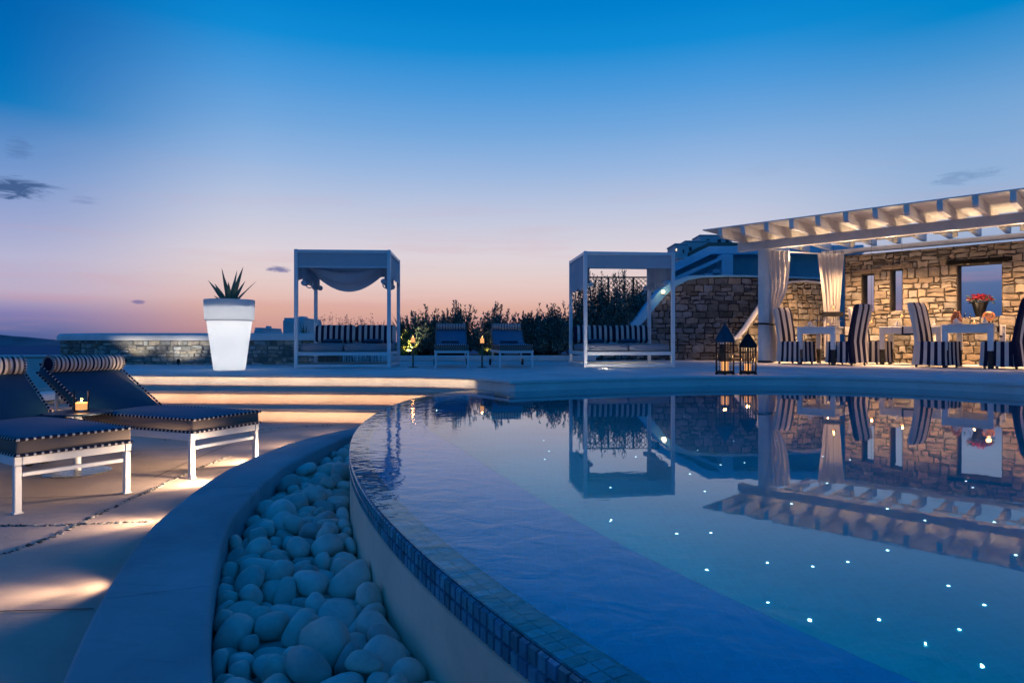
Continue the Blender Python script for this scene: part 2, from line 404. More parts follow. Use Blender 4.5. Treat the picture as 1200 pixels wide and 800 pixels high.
PEB = [[-1285,3897,-559,18,-17,-302,13,72],[-1188,5828,-562,-10,-10,-305,5,60],[-723,2370,-565,-35,-6,-250,5,53],[-677,2217,-576,-1,5,76,11,55],[-1134,6031,-582,37,3,-293,6,46],[-570,1699,-576,-3,11,-21,12,58],[-572,1401,-557,7,-15,-142,5,69],[-519,2096,-567,2,1,8,11,76],[-1235,3774,-564,7,-11,56,5,57],[-1190,5662,-577,-8,-2,-285,3,45],[-1201,4893,-574,-6,3,26,0,41],[-1243,5258,-571,-9,0,-93,11,67],[-1038,3263,-570,-5,9,38,12,72],[-1115,3032,-545,-8,-15,306,5,88],[-435,1772,-551,-6,18,-293,8,71],[-1353,4620,-562,-12,-5,-11,2,81],[-851,2336,-565,1,1,-101,11,82],[-159,1337,-574,-4,10,-285,12,63],[-266,1729,-576,-31,-23,139,2,46],[-1153,4159,-572,7,-15,-245,5,44],[-1091,3474,-567,7,-15,69,5,52],[-851,2674,-567,-9,0,122,2,70],[-1283,3356,-578,31,2,-305,6,57],[-1389,4450,-559,2,0,253,9,67],[-928,3045,-580,-9,0,-114,2,41],[-1166,5493,-575,-5,8,-235,12,60],[-895,2788,-566,17,-27,267,4,57],[-170,1457,-569,3,1,-214,9,49],[-685,1820,-558,-11,-1,-229,9,69],[-1230,3271,-568,-7,10,-283,7,52],[-975,2454,-549,-18,-1,1,10,77],[-1165,4374,-554,11,-13,4,13,81],[-1133,4682,-573,-12,-5,-308,2,58],[-1178,4761,-573,3,1,72,9,42],[-1187,5115,-552,-12,2,151,7,79],[-1095,3626,-571,-8,-1,214,11,69],[-380,1307,-578,0,-16,-284,6,54],[-1258,4161,-574,15,-23,126,13,46],[-1057,4032,-580,-3,4,-49,11,46],[-928,2060,-559,166,-66,-125,2,40],[-939,3492,-579,-8,6,274,12,48],[-347,1453,-549,-15,2,228,7,85],[-702,2069,-573,-9,0,-165,11,62],[-1034,2623,-569,-12,-6,193,3,63],[-793,1959,-574,-16,1,43,11,58],[-1113,3743,-570,-8,-6,37,9,48],[-1296,5193,-572,-6,-1,-263,10,42],[-1409,4147,-572,34,-40,-282,8,41],[-1324,4821,-556,1,-9,-10,10,66],[-845,2989,-583,14,-7,-120,6,44],[-1148,2944,-571,-9,-3,121,0,46],[-632,2579,-560,-17,-2,-127,10,60],[-1134,2760,-571,2,-2,-28,1,65],[-1346,3986,-566,-15,5,293,9,55],[-1020,2936,-569,-12,-5,-127,2,65],[-388,1553,-582,-4,10,89,12,42],[-890,3411,-574,-8,3,-209,0,41],[-887,2229,-578,-26,-17,274,2,43],[-1319,5358,-574,30,-43,261,4,44],[-889,3226,-569,8,4,-280,1,70],[-288,1229,-574,132,-2,-127,4,40],[-495,1925,-569,-49,3,-17,7,42],[-974,3772,-572,26,-34,-137,4,48],[-1108,6130,-572,-150,6,-143,9,42],[-1077,3875,-574,26,0,67,6,70],[-1222,4080,-577,294,-18,-129,13,41],[-535,2310,-581,11,-11,47,11,40],[-1252,3618,-572,-2,-6,28,9,45],[-1335,4717,-575,-15,5,-224,9,40],[-1345,5000,-566,6,-19,-273,5,54],[-1369,3810,-576,18,-17,-296,13,42],[-1013,3458,-585,22,-2,-305,6,40],[-586,2476,-580,-5,4,-193,2,40],[-772,1760,-575,-7,9,86,7,40],[-230,1586,-559,2,24,-161,8,60],[-363,1914,-572,29,-12,-54,13,46],[-811,2850,-566,18,-17,310,13,59],[-864,2517,-578,22,-2,109,6,60],[-385,1990,-572,40,-20,-17,5,41],[-414,1626,-578,-9,0,-296,11,50],[-580,1932,-574,19,-27,-99,4,43],[20,1217,-577,-17,-7,-227,3,47],[-714,2762,-571,-18,-1,54,10,44],[-1117,4292,-573,136,0,-225,4,41],[-595,1592,-566,-16,-3,45,0,54],[-1168,4004,-572,16,-21,278,13,49],[-504,1295,-564,-15,5,20,9,58],[-1307,3463,-578,-2,5,59,11,50],[-332,1800,-570,-9,8,266,7,50],[-783,2177,-571,16,-16,77,13,50],[-514,1634,-572,-12,3,94,10,41],[-1409,4267,-578,-8,2,-182,3,41],[-1251,3079,-576,-4,-6,136,2,49],[-945,3629,-577,17,-16,-141,13,40],[-1284,5474,-571,-4,6,-122,2,60],[-944,2857,-572,-313,12,97,0,41],[-1308,4917,-545,-12,-19,-289,5,88],[-225,1498,-583,50,8,-275,6,41],[-683,1944,-573,-20,-296,-94,13,47],[-1246,5725,-555,-28,28,128,10,60],[-1386,4736,-523,-63,-277,21,2,44],[-1288,4045,-579,-22,-8,167,3,41],[-550,2245,-579,-22,-8,23,3,42],[-1243,4765,-573,138,-19,-215,11,50],[-951,2733,-577,-2,314,-34,11,53],[-1021,3688,-565,-12,6,124,7,59],[-773,2410,-544,108,16,-247,12,71],[-725,2817,-530,-23,-28,-63,3,56],[-523,1679,-525,-73,-8,10,3,63],[-1154,3349,-567,21,2,262,1,74],[-1173,3874,-519,-224,32,-149,7,79],[-1194,4221,-564,-21,-3,-45,8,53],[-1144,3531,-568,-15,2,-86,7,53],[-777,2071,-545,39,-112,-152,7,53],[-1332,4507,-557,-187,-132,-13,13,58],[-29,1277,-564,43,-21,251,4,60],[-1195,4290,-582,-9,0,309,11,40],[-1142,4517,-565,-4,5,-293,2,72],[-238,1247,-582,-6,-313,-124,1,40],[-468,1499,-564,-302,3,102,0,57],[-525,2009,-577,-309,10,110,12,57],[-1033,3112,-575,131,-11,79,11,44],[-1152,5109,-472,-16,13,171,12,56],[-1338,5245,-570,96,-314,24,10,43],[-729,1672,-579,22,-2,-81,6,55],[-106,1434,-562,13,259,129,0,44],[-1220,3166,-573,-299,-9,35,2,56],[-755,2565,-538,14,2,-38,10,86],[-756,1997,-528,15,7,-283,11,60],[-843,3090,-541,152,-264,4,0,76],[-1137,5767,-548,-50,88,-223,3,55],[-1183,3670,-575,28,-1,-216,3,41],[-1131,4830,-566,3,1,187,9,55],[-1356,5141,-552,-42,-69,132,3,60],[-1144,5895,-543,240,-20,-33,13,45],[-1398,3921,-572,155,-19,-147,10,40],[-1149,4075,-575,291,-19,29,4,42],[-939,2559,-562,-5,-11,-245,0,58],[-890,2150,-533,-47,25,-200,7,84],[-968,3367,-574,14,-8,150,6,70],[-1318,4283,-550,19,-27,-106,4,85],[-608,2371,-568,-4,10,308,12,78],[-329,1698,-549,-25,10,300,13,67],[-1355,4119,-575,-8,-6,80,9,40],[-1175,5338,-574,-31,-13,306,3,51],[-1325,3536,-577,5,2,85,6,55],[-1389,4762,-572,-6,-303,-50,8,43],[-1007,2958,-504,11,55,46,8,56],[-626,2189,-573,-128,-2,-256,11,46],[-992,2308,-579,-309,10,132,12,52],[-809,2763,-582,-12,312,-11,1,41],[-647,1476,-562,-150,5,208,0,45],[-400,1856,-537,-176,-81,28,4,60],[-1013,2815,-556,-109,-15,165,2,55],[-1135,2684,-583,24,-1,15,6,45],[-425,1923,-557,87,88,-266,12,57],[-769,2933,-570,57,-21,43,4,50],[-1208,2889,-552,-155,-30,185,0,60],[-1052,2509,-581,13,-1,-210,1,42],[-776,1844,-563,12,30,259,8,52],[-384,1606,-534,32,-19,61,7,43],[-1025,3524,-581,-14,-310,-48,6,49],[-1102,3963,-566,-120,4,-230,5,54],[-927,2963,-560,-28,-50,221,0,49],[-878,3334,-572,282,-25,-47,4,48],[-438,1382,-575,-1,313,-110,11,58],[-1277,5568,-572,35,-32,-299,4,48],[-1043,3166,-581,14,1,47,1,42],[-604,1786,-565,0,6,-70,8,53],[-1241,4603,-566,149,-7,-154,5,54],[-1341,3719,-572,-28,-13,-268,3,55],[-1077,2822,-561,116,-63,-109,5,45],[-920,2313,-579,-9,20,169,1,42],[-542,2174,-576,-12,-281,34,13,42],[-1054,3791,-567,223,-17,-15,4,52],[-248,1336,-580,-2,311,48,11,45],[-788,3023,-575,-7,-6,-287,9,40],[-316,1317,-524,9,44,-104,2,72],[-1058,3545,-539,3,32,-14,12,42],[-609,1884,-565,196,22,-97,6,59],[-1022,4077,-568,159,-31,168,8,40],[-1202,5904,-574,-8,3,-170,0,40],[-1063,4412,-571,146,19,169,1,41],[-207,1655,-568,158,16,227,4,45],[-1048,4209,-581,293,2,123,1,41],[-1062,4331,-560,-158,87,-160,10,40],[-1138,5959,-575,13,313,143,7,40],[-1412,4066,-579,-39,-14,180,3,40],[-1296,3234,-562,152,18,-130,13,45],[-1126,3155,-561,-226,-10,-147,3,64],[-1391,4657,-512,-9,69,198,12,58],[-1298,3796,-583,29,1,44,6,44],[-145,1266,-535,-57,15,-251,13,72],[-596,2257,-522,-7,-20,-260,3,87],[-1082,4122,-581,-14,-310,-123,6,50],[-1314,4060,-540,-34,44,274,2,51],[-1162,5703,-522,6,234,7,12,60],[-256,1225,-524,-32,54,-4,7,46],[-936,3558,-560,78,-186,87,13,53],[-1353,5066,-547,-19,131,-140,2,54],[-1146,4603,-524,-96,17,30,11,66],[-636,2033,-551,-65,22,-132,6,82],[-309,1592,-570,-149,-8,-164,10,49],[-1035,2367,-541,174,-84,-121,9,57],[-1162,5260,-516,-35,41,180,10,72],[-844,2773,-529,-58,-278,112,13,43],[-504,1395,-510,-161,-1,159,12,78],[-866,2018,-494,107,-9,-147,13,76],[-1237,5522,-528,-158,-52,-235,5,60],[-802,2489,-568,275,-13,128,9,45],[-945,3304,-514,20,-16,-124,4,80],[-1103,2573,-560,-271,-44,109,10,48],[-710,1910,-519,98,11,-311,5,65],[-1115,2880,-559,148,-47,-238,3,53],[-1209,2981,-559,142,203,38,0,43],[-457,1992,-547,129,-74,-184,4,59],[-669,1730,-580,-5,-1,-162,11,45],[-1397,4216,-529,30,11,179,1,67],[-1040,4022,-519,-95,8,209,9,63],[-1222,4689,-549,-80,38,207,9,50],[-1239,3550,-566,253,-8,-164,13,50],[-963,2226,-569,223,-16,-211,4,49],[-1259,5015,-549,51,-60,-305,6,69],[-913,2876,-502,-41,3,-2,7,78],[-1161,6024,-539,-276,-21,2,1,40],[-1065,3723,-516,38,17,-207,1,60],[-1261,5382,-549,67,-55,77,13,55],[-1131,4011,-515,-53,-54,-195,10,61],[-1169,4873,-499,9,8,-285,9,75],[-1207,5880,-510,29,-96,-156,0,40],[-489,1601,-532,-22,-25,-299,6,66],[-861,3004,-540,12,-185,-106,13,40],[-1039,3267,-493,-43,115,-178,7,55],[-1385,3923,-522,19,-14,-146,1,54],[-205,1417,-508,13,-65,72,0,69],[-1136,4949,-561,-200,-55,-168,7,42],[-1266,4405,-543,204,195,60,9,70],[-662,2463,-569,-23,-288,136,4,53],[-784,2478,-488,-63,-80,176,10,50],[-312,1867,-556,241,127,45,6,41],[-521,1762,-569,162,-50,152,3,41],[-1169,4273,-511,43,-273,28,8,58],[-1067,2515,-527,174,15,252,0,40],[-1250,3695,-561,270,-29,41,6,64],[-1145,5401,-579,73,14,200,6,45],[-977,2712,-515,-26,42,-169,7,66],[-998,3050,-571,-151,6,164,5,48],[-977,3487,-548,29,8,-122,2,40],[-244,1661,-501,-60,0,86,7,61],[-843,1918,-525,-88,-94,-17,0,44],[-488,2184,-534,-125,-236,-50,4,71],[-1154,6081,-571,8,-238,124,13,42],[-726,2287,-570,-13,-289,141,13,54],[-1132,3594,-523,84,-34,-82,9,45],[-1346,4179,-578,-297,-8,-12,3,45],[-1411,4500,-499,-9,35,121,10,40],[-598,1508,-580,-9,9,-43,11,43],[-879,2578,-526,35,39,97,2,43],[-692,1578,-570,8,2,-107,9,47],[-748,2699,-573,171,0,236,4,41],[-731,2845,-580,-11,-6,131,2,42],[-1289,3383,-534,-41,-58,-100,2,63],[-1022,3108,-516,302,-5,156,3,57],[-1283,4700,-556,31,210,139,6,42],[-788,2244,-519,-140,-75,171,4,42],[-1341,3625,-570,304,-16,147,2,50],[-504,1838,-564,-80,309,31,6,65],[-662,1646,-554,11,-243,-42,1,48],[-1041,3420,-529,-120,35,-234,5,72],[-865,3180,-505,-98,-61,135,0,47],[-1142,2697,-540,-45,-9,-249,6,43],[-622,2151,-541,9,-121,206,1,53],[-1004,3202,-535,95,49,35,3,49],[-1237,3241,-524,-19,-289,-150,6,47],[-1225,5232,-483,191,-99,156,2,47],[-145,1544,-560,122,-101,232,13,45],[-424,1355,-529,-17,-8,301,2,46],[-434,1681,-560,-157,-123,21,10,41],[-1354,5295,-559,-149,100,113,3,43],[-615,1626,-488,-82,-3,160,0,72],[-948,3148,-541,-18,-76,134,9,63],[-1244,3982,-534,-99,19,179,3,61],[-170,1586,-504,-129,-74,182,8,40],[-420,1546,-486,-3,-5,-253,4,76],[-1275,5316,-495,55,-10,71,1,87],[-675,2377,-526,-34,-286,135,3,42],[-1117,2646,-569,64,21,13,12,44],[-1269,4650,-493,-199,-10,-82,10,71],[-1207,4517,-500,33,-15,-87,7,67],[-1229,3596,-501,-19,-38,-227,2,79],[-1210,5776,-489,18,-8,165,13,60],[-679,1722,-532,7,-3,-4,6,76],[-985,3813,-521,-83,-258,85,3,46],[-1290,5095,-496,-89,-33,-113,4,70],[-1098,2664,-509,-60,-15,-220,9,60],[-1110,4397,-447,20,-36,48,8,77],[-760,2030,-468,5,-16,31,8,58],[-1140,5463,-535,-12,-263,-159,4,40],[-1303,3293,-537,165,-107,-143,4,47],[-1144,2923,-485,-139,-71,-132,0,67],[-1383,4826,-489,60,-48,-142,4,66],[-1195,3452,-560,134,-11,285,4,64],[-550,1505,-537,-224,42,134,6,54],[-917,2957,-462,-3,95,158,12,72],[-905,3467,-532,4,-5,67,8,41],[-1329,3801,-515,1,-73,260,1,57],[-600,2475,-531,-7,34,173,12,59],[-564,2012,-516,-93,-58,295,2,43],[-219,1274,-465,-42,-77,58,13,71],[-1216,4098,-506,1,-92,-206,13,82],[-1393,4006,-504,148,-19,-300,13,41],[-1059,3938,-517,58,-67,-267,4,55],[-548,1880,-562,-51,-113,243,6,40],[-1229,5613,-541,20,-93,108,13,60],[-941,3058,-491,146,107,-98,2,66],[-542,1745,-508,47,-49,33,5,58],[-1271,5207,-522,22,-36,-288,4,43],[-1326,3575,-532,-7,-10,-295,3,51],[-1041,2574,-510,3,37,-47,10,53],[-740,2168,-504,6,29,-10,3,85],[-676,2680,-563,-23,-268,-124,4,62],[-1365,4343,-509,72,29,-260,6,81],[-854,2364,-493,-3,-10,240,13,63],[-1228,3149,-507,-48,-17,246,7,70],[-1182,4970,-546,135,-55,-190,1,57],[-1147,6129,-524,-97,-37,176,5,45],[-1159,5943,-500,43,42,258,0,60],[-576,2105,-489,-51,-13,-300,7,67],[-1152,3731,-513,-255,-37,-102,7,53],[-764,2890,-499,-179,-25,28,7,62],[-989,2257,-496,-76,-124,87,10,52],[-1133,4792,-511,-13,80,-219,1,50],[-1036,3334,-518,-171,-127,62,2,51],[-1219,5164,-485,2,-300,6,11,53],[-486,2259,-561,154,-62,202,11,51],[-354,1795,-476,-59,61,-176,7,72],[-821,1895,-564,109,38,-271,11,43],[-1072,2438,-512,-150,83,192,2,54],[-599,1507,-532,43,-211,-45,13,41],[-984,3608,-524,-141,27,-285,11,61],[-1364,4447,-482,26,-43,-206,4,65],[-273,1386,-450,-70,20,-132,9,75],[-493,1259,-491,-15,-42,-242,5,54],[-1169,3388,-509,-188,1,5,5,57],[-400,2042,-537,-120,-138,-138,0,49],[-1381,4994,-503,-5,-300,155,4,40],[-346,1659,-477,-147,-34,151,0,49],[-221,1507,-530,29,21,-94,2,48],[-859,2486,-525,-277,22,-118,7,48],[-602,1924,-513,18,36,187,0,44],[-654,1544,-531,-76,-294,17,4,41],[-1110,4121,-536,15,-1,-266,12,48],[-1379,4082,-513,-104,-43,112,0,58],[-951,2305,-527,-111,-85,251,8,47],[-850,2686,-501,-141,-11,-234,5,54],[-734,1636,-533,-140,-11,204,2,42],[-1173,2772,-518,-17,5,185,11,62],[-1007,3207,-475,-157,11,44,5,52],[-664,2473,-508,-167,-35,-167,5,44],[-1110,4728,-521,13,24,170,9,42],[-818,3173,-536,147,106,-101,4,40],[-1298,3714,-533,-92,-35,104,5,44],[-170,1340,-516,137,278,31,12,45],[-1299,3525,-527,-29,254,99,11,41],[-1268,4956,-453,11,-37,300,10,74],[-1112,2800,-507,-143,-21,-133,9,49],[-1336,5200,-466,-137,-37,62,3,62],[-437,1639,-472,-84,-5,-234,9,72],[-647,1987,-460,191,-59,96,0,64],[-693,1590,-470,-86,-106,121,4,61],[-1063,3381,-466,-40,16,-257,3,49],[-743,2726,-514,31,6,288,13,52],[-1108,3145,-465,-80,-6,-161,12,84],[-1192,4768,-489,-112,-29,214,2,79],[-1136,4659,-492,-237,-78,-29,10,57],[-473,2083,-493,142,-38,111,11,76],[-1178,3761,-453,-233,-34,-129,2,58],[-1181,5441,-501,-267,-51,-52,11,66],[-905,2755,-453,-74,-29,-160,8,64],[-728,2277,-501,-19,-38,-156,1,63],[-1142,5620,-560,-158,-14,-180,4,56],[-1196,4170,-479,-102,28,-21,1,80],[-923,3158,-450,-36,-20,144,0,58],[-422,1343,-462,-54,-21,128,10,69],[-733,2373,-460,18,-314,-69,9,73],[-1306,3861,-471,187,-24,61,13,42],[-1022,3871,-510,112,30,67,2,68],[-466,1902,-487,7,44,-190,2,63],[-1244,4348,-448,282,4,12,4,84],[-1114,3633,-462,-10,-74,-151,13,85],[-1244,3326,-485,-99,63,-210,12,60],[-1017,3531,-491,-84,41,-24,9,66],[-971,3687,-491,-6,-2,-245,0,53],[-1135,5830,-473,126,-82,183,13,60],[-1253,4335,-529,130,0,-72,4,44],[-1231,3736,-500,58,11,142,1,52],[-1153,6008,-458,52,-18,-288,0,53],[-1032,3078,-448,-12,-206,136,8,57],[-863,2262,-521,61,21,-104,12,46],[-1124,2568,-508,228,-8,205,6,44],[-963,2512,-470,-108,-27,-247,5,78],[-527,1532,-467,-122,-211,130,13,70],[-1063,2849,-508,-299,-44,-124,9,54],[-785,2975,-520,298,-76,-32,3,58],[-923,2075,-469,116,-22,-106,8,44],[-739,2644,-566,104,-249,-38,9,41],[-230,1526,-458,-34,-5,265,0,72],[-773,3029,-474,154,88,200,5,42],[-1313,4017,-496,-104,-13,275,7,45],[-1025,2329,-481,13,-267,-124,9,43],[-1332,4723,-509,-216,3,121,7,41],[-960,2372,-537,-143,54,-43,3,52],[-1077,4242,-528,-52,17,-194,5,73],[-1324,4581,-498,-302,14,-43,3,46],[-277,1734,-476,121,-248,101,3,64],[-649,1823,-492,-289,33,53,6,76],[-369,1591,-439,-310,21,10,1,45],[-1355,5260,-446,-15,-61,111,3,40],[-510,2266,-468,-102,29,224,0,47],[-1379,5126,-512,114,83,-175,6,40],[-1199,5030,-495,292,-15,147,12,46],[-1340,3556,-482,-31,-8,306,0,40],[-754,1701,-491,-66,86,-309,2,40],[-1304,3951,-504,-280,-43,-38,5,43],[-59,1366,-572,-192,-31,122,5,41],[-1300,4862,-480,23,-43,206,1,52],[-1324,3458,-521,72,-271,-55,8,44],[-1408,4383,-552,31,99,-130,3,46],[-1241,3914,-470,-192,24,-169,0,46],[-605,2496,-496,48,287,12,12,41],[-452,1795,-459,111,-81,-145,2,51],[-831,2867,-432,303,-89,11,4,50],[-1313,4167,-502,-16,103,-55,0,54],[-680,2642,-496,-92,-9,286,0,62],[-669,2106,-469,-31,3,-163,4,50],[-1157,6074,-495,-89,6,309,7,42],[-618,1449,-489,-98,64,-104,9,56],[-624,1726,-455,-171,-282,-11,7,45],[-1100,3465,-516,69,36,-229,6,47],[-846,3262,-506,-160,-78,-147,5,49],[-556,1298,-494,-189,49,189,13,44],[-883,3392,-519,-169,40,-138,5,52],[-1091,2512,-472,-1,-53,183,4,46],[-782,1766,-520,306,0,159,10,45],[-1300,5574,-506,-116,-109,74,13,40],[-986,3312,-454,-249,-35,-125,9,44],[-778,1855,-499,-173,-20,-99,5,53],[-1403,4578,-479,-219,83,-79,5,45],[-1049,3025,-488,-9,45,-22,12,49],[-1066,2756,-510,-231,106,29,8,40],[-948,2353,-448,-70,-35,184,13,62],[-1033,4144,-521,-136,-169,-149,7,43],[-1333,3669,-495,-18,-258,-157,2,65],[-1047,2641,-444,-49,-112,4,4,69],[-791,3076,-452,-88,-225,117,10,41],[-475,2187,-439,42,-75,221,13,51],[-354,1220,-455,-82,-44,-92,0,83],[-1074,3718,-460,-63,-29,40,10,41],[-1144,4970,-471,-289,84,59,9,63],[-388,1715,-421,-89,-286,0,5,46],[-1295,5156,-460,-237,-97,-89,11,44],[-1219,5046,-425,-21,-226,-63,4,77],[-1162,3470,-450,-296,-15,57,0,76],[-1099,4070,-461,-88,-65,-147,9,64],[-969,3605,-461,-299,10,-10,6,65],[-870,3085,-440,8,-7,-245,6,59],[-810,2315,-477,47,-199,-158,6,58],[-1322,5421,-505,59,-124,-90,13,60],[-1281,4758,-471,-162,-131,-87,8,59],[-1260,4485,-447,7,20,-206,2,59],[-1158,3291,-453,151,-68,-248,0,84],[-949,2618,-490,162,-251,45,3,73],[-1174,5529,-476,-9,57,85,0,59],[-1364,3938,-449,20,-61,-83,13,76],[-835,2969,-490,-226,-67,-110,8,44],[-1149,3037,-447,-300,10,-141,10,52],[-1226,5682,-477,-61,19,-29,1,60],[-1261,3807,-497,-198,3,102,3,62],[-1111,4244,-431,-293,-9,160,0,78],[-1025,3954,-460,-109,-3,-35,3,52],[-1188,5729,-460,34,44,-48,1,40],[-600,1418,-433,-40,269,41,12,51],[-580,2382,-461,-276,-49,61,9,86],[-1107,4548,-500,-241,22,-45,1,43],[-398,1454,-465,135,-46,40,11,78],[-1129,5390,-534,184,-47,-157,11,40],[-1336,4532,-476,83,-6,15,11,44],[-797,2779,-463,-82,27,108,0,70],[-89,1379,-501,40,-63,182,11,73],[-1387,4249,-481,299,4,-31,3,52],[-740,1774,-491,55,-122,267,13,40],[-890,2458,-463,-185,-80,104,4,64],[-969,2197,-481,0,-115,-62,12,40],[-780,2656,-494,-167,74,222,12,56],[-533,1845,-450,-90,53,308,7,77],[-997,3143,-466,-300,43,58,9,40],[-1201,2829,-462,126,31,175,1,54],[-410,1995,-469,1,-272,-74,11,73],[-944,3426,-523,-82,-219,146,13,42],[-579,1357,-465,302,-79,-51,3,53],[-1372,4321,-429,-31,16,264,2,69],[-644,2549,-477,162,-274,28,5,61],[-542,1697,-422,-77,25,-65,8,68],[-651,1520,-480,-241,-62,70,3,49],[-1278,3433,-471,-57,-254,-18,3,69],[-595,1774,-457,-157,73,-11,2,46],[-1371,4995,-453,-135,12,165,10,40],[-912,2271,-466,213,-27,-114,8,53],[-383,1904,-455,10,-273,-105,11,53],[-832,1841,-507,79,143,-198,12,49],[-325,1902,-502,155,8,201,11,53],[-1161,3501,-512,-302,4,-82,6,46],[-1343,5042,-496,1,215,232,6,44],[-315,1585,-505,-131,-35,-182,10,45],[-1104,4750,-454,-141,-5,-158,2,48],[-1283,3223,-482,-126,-25,74,8,49],[-1378,3847,-543,54,276,-91,3,42],[-1040,2563,-445,15,-15,54,10,42],[-700,2816,-468,121,47,185,6,58],[-1092,3795,-497,47,-172,193,3,45],[-1137,5622,-496,174,-50,-196,4,46],[-832,2100,-486,-258,-97,93,4,53],[-297,1620,-444,-68,-31,136,9,40],[-555,1963,-477,-54,-241,152,13,55],[-855,3017,-458,112,-285,37,7,44],[-129,1492,-495,121,61,176,7,46],[-980,3376,-505,98,-85,-113,6,40],[-1079,2962,-511,2,-164,211,4,44],[-874,3339,-469,-300,29,-120,5,53],[-1373,3857,-491,-251,0,70,11,40],[-695,1682,-489,9,-264,-156,9,41],[-1384,3761,-521,132,-73,-118,13,40],[-1114,3938,-439,-55,-48,-141,7,47],[-12,1273,-471,52,-50,-248,5,43],[-1275,3496,-492,55,-283,-22,5,46],[-1086,4478,-532,-14,-221,-40,2,46],[-1242,4253,-466,234,-16,-75,1,46],[-917,3502,-473,-161,-18,-128,9,59],[-1174,5366,-466,-214,42,-85,10,42],[-41,1319,-493,-115,13,-220,9,47],[-653,2172,-464,10,-245,-56,4,48],[-783,1939,-482,-22,236,-109,9,40],[-1244,3031,-534,-143,-47,109,5,44],[-1237,5421,-473,5,-313,62,3,41],[-845,2604,-488,-204,-4,91,9,42],[-1157,2709,-481,-4,264,162,12,45],[-558,1431,-490,-35,206,-61,12,42],[-1144,5691,-447,287,-5,112,1,40]]
# ------------------------------------------------------------------ camera, world
cam = bpy.data.cameras.new('camera'); cam.sensor_width = 36.0; cam.lens = F / 1200 * 36.0; cam.clip_end = 60000; cam.clip_start = .05
co = bpy.data.objects.new('camera', cam); COL.objects.link(co); co.location = (0, 0, CZ); co.rotation_euler = (R_(90), 0, 0)
SC.camera = co
SC.view_settings.view_transform = 'Standard'; SC.view_settings.look = 'None'; SC.view_settings.exposure = 0; SC.view_settings.gamma = 1; SC.view_settings.use_curve_mapping = False
SC.render.engine = 'CYCLES'
SC.cycles.use_denoising = True; SC.cycles.max_bounces = 8; SC.cycles.transparent_max_bounces = 12; SC.cycles.sample_clamp_indirect = 4.0
SC.cycles.caustics_reflective = False

W = bpy.data.worlds.new('World'); SC.world = W; W.use_nodes = True
nt = W.node_tree; bg = nt.nodes['Background']
tc = nd(nt, 'ShaderNodeTexCoord').outputs['Generated']
nv = nd(nt, 'ShaderNodeVectorMath', operation='NORMALIZE'); nt.links.new(tc, nv.inputs[0])
sp = nd(nt, 'ShaderNodeSeparateXYZ'); nt.links.new(nv.outputs[0], sp.inputs[0])
def mth(op, a, b=None, c=None, clamp=False):
    n = nt.nodes.new('ShaderNodeMath'); n.operation = op; n.use_clamp = clamp
    for i, x in enumerate((a, b, c)):
        if x is None: continue
        if hasattr(x, 'links'): nt.links.new(x, n.inputs[i])
        else: n.inputs[i].default_value = x
    return n.outputs[0]
def sstep(x, a, b):
    n = nt.nodes.new('ShaderNodeMapRange'); n.interpolation_type = 'SMOOTHSTEP'; n.inputs[1].default_value = a; n.inputs[2].default_value = b
    nt.links.new(x, n.inputs[0]); return n.outputs[0]
def ramp(x, stops):
    n = nt.nodes.new('ShaderNodeValToRGB'); cr = n.color_ramp; cr.interpolation = 'EASE' if False else 'LINEAR'
    while len(cr.elements) < len(stops): cr.elements.new(.5)
    for e, (p, c) in zip(cr.elements, stops): e.position = p; e.color = s2l(c)
    nt.links.new(x, n.inputs[0]); return n.outputs[0]
az = mth('ARCTAN2', sp.outputs[0], sp.outputs[1])        # 0 ahead, + to the right
el = mth('ADD', sp.outputs[2], 0.0)
def stops(ch, lst):   # (photo row, colour) of a column standing ch off the axis -> (sine of elevation, colour)
    out = []
    for y, c in lst:
        t = (400 - y) / F * ch; out.append((max(0.0, t / math.sqrt(1 + t * t)), c))
    return sorted(out, key=lambda q: q[0])
ZEN = [(.62, (0, 100, 180)), (.8, (0, 82, 156)), (1.0, (0, 72, 142))]
skyC = ramp(el, stops(1.0, [(400, (168, 128, 142)), (385, (205, 152, 146)), (362, (222, 174, 160)), (350, (228, 190, 182)), (330, (229, 205, 201)), (300, (222, 212, 219)), (250, (190, 199, 223)), (200, (150, 182, 224)), (155, (114, 167, 221)), (110, (78, 154, 219)), (60, (18, 140, 213)), (10, (0, 127, 205))]) + ZEN)
skyL = ramp(el, stops(.80, [(400, (62, 88, 146)), (384, (90, 108, 164)), (366, (134, 128, 178)), (342, (188, 173, 198)), (300, (182, 181, 211)), (250, (148, 164, 208)), (200, (116, 152, 206)), (150, (74, 134, 197)), (122, (10, 122, 192)), (80, (0, 112, 186)), (10, (0, 100, 176))]) + ZEN)
skyR = ramp(el, stops(.81, [(400, (44, 74, 124)), (332, (76, 104, 152)), (300, (124, 144, 186)), (272, (163, 179, 208)), (230, (157, 181, 215)), (180, (140, 175, 217)), (120, (115, 165, 215)), (60, (70, 148, 210)), (10, (0, 134, 204))]) + ZEN)
skyB = ramp(el, [(0.0, (20, 104, 170)), (.2, (0, 130, 208)), (.42, (0, 108, 186)), (.7, (0, 82, 154)), (1.0, (0, 70, 140))])
wl = sstep(az, -.36, -.68); wr = sstep(az, .30, .64)
sky = mixcol(nt, wl, skyC, skyL); sky = mixcol(nt, wr, sky, skyR)
wb = mth('MAXIMUM', sstep(az, 1.0, 2.1), sstep(mth('MULTIPLY', az, -1.0), 1.6, 2.7)); sky = mixcol(nt, wb, sky, skyB)
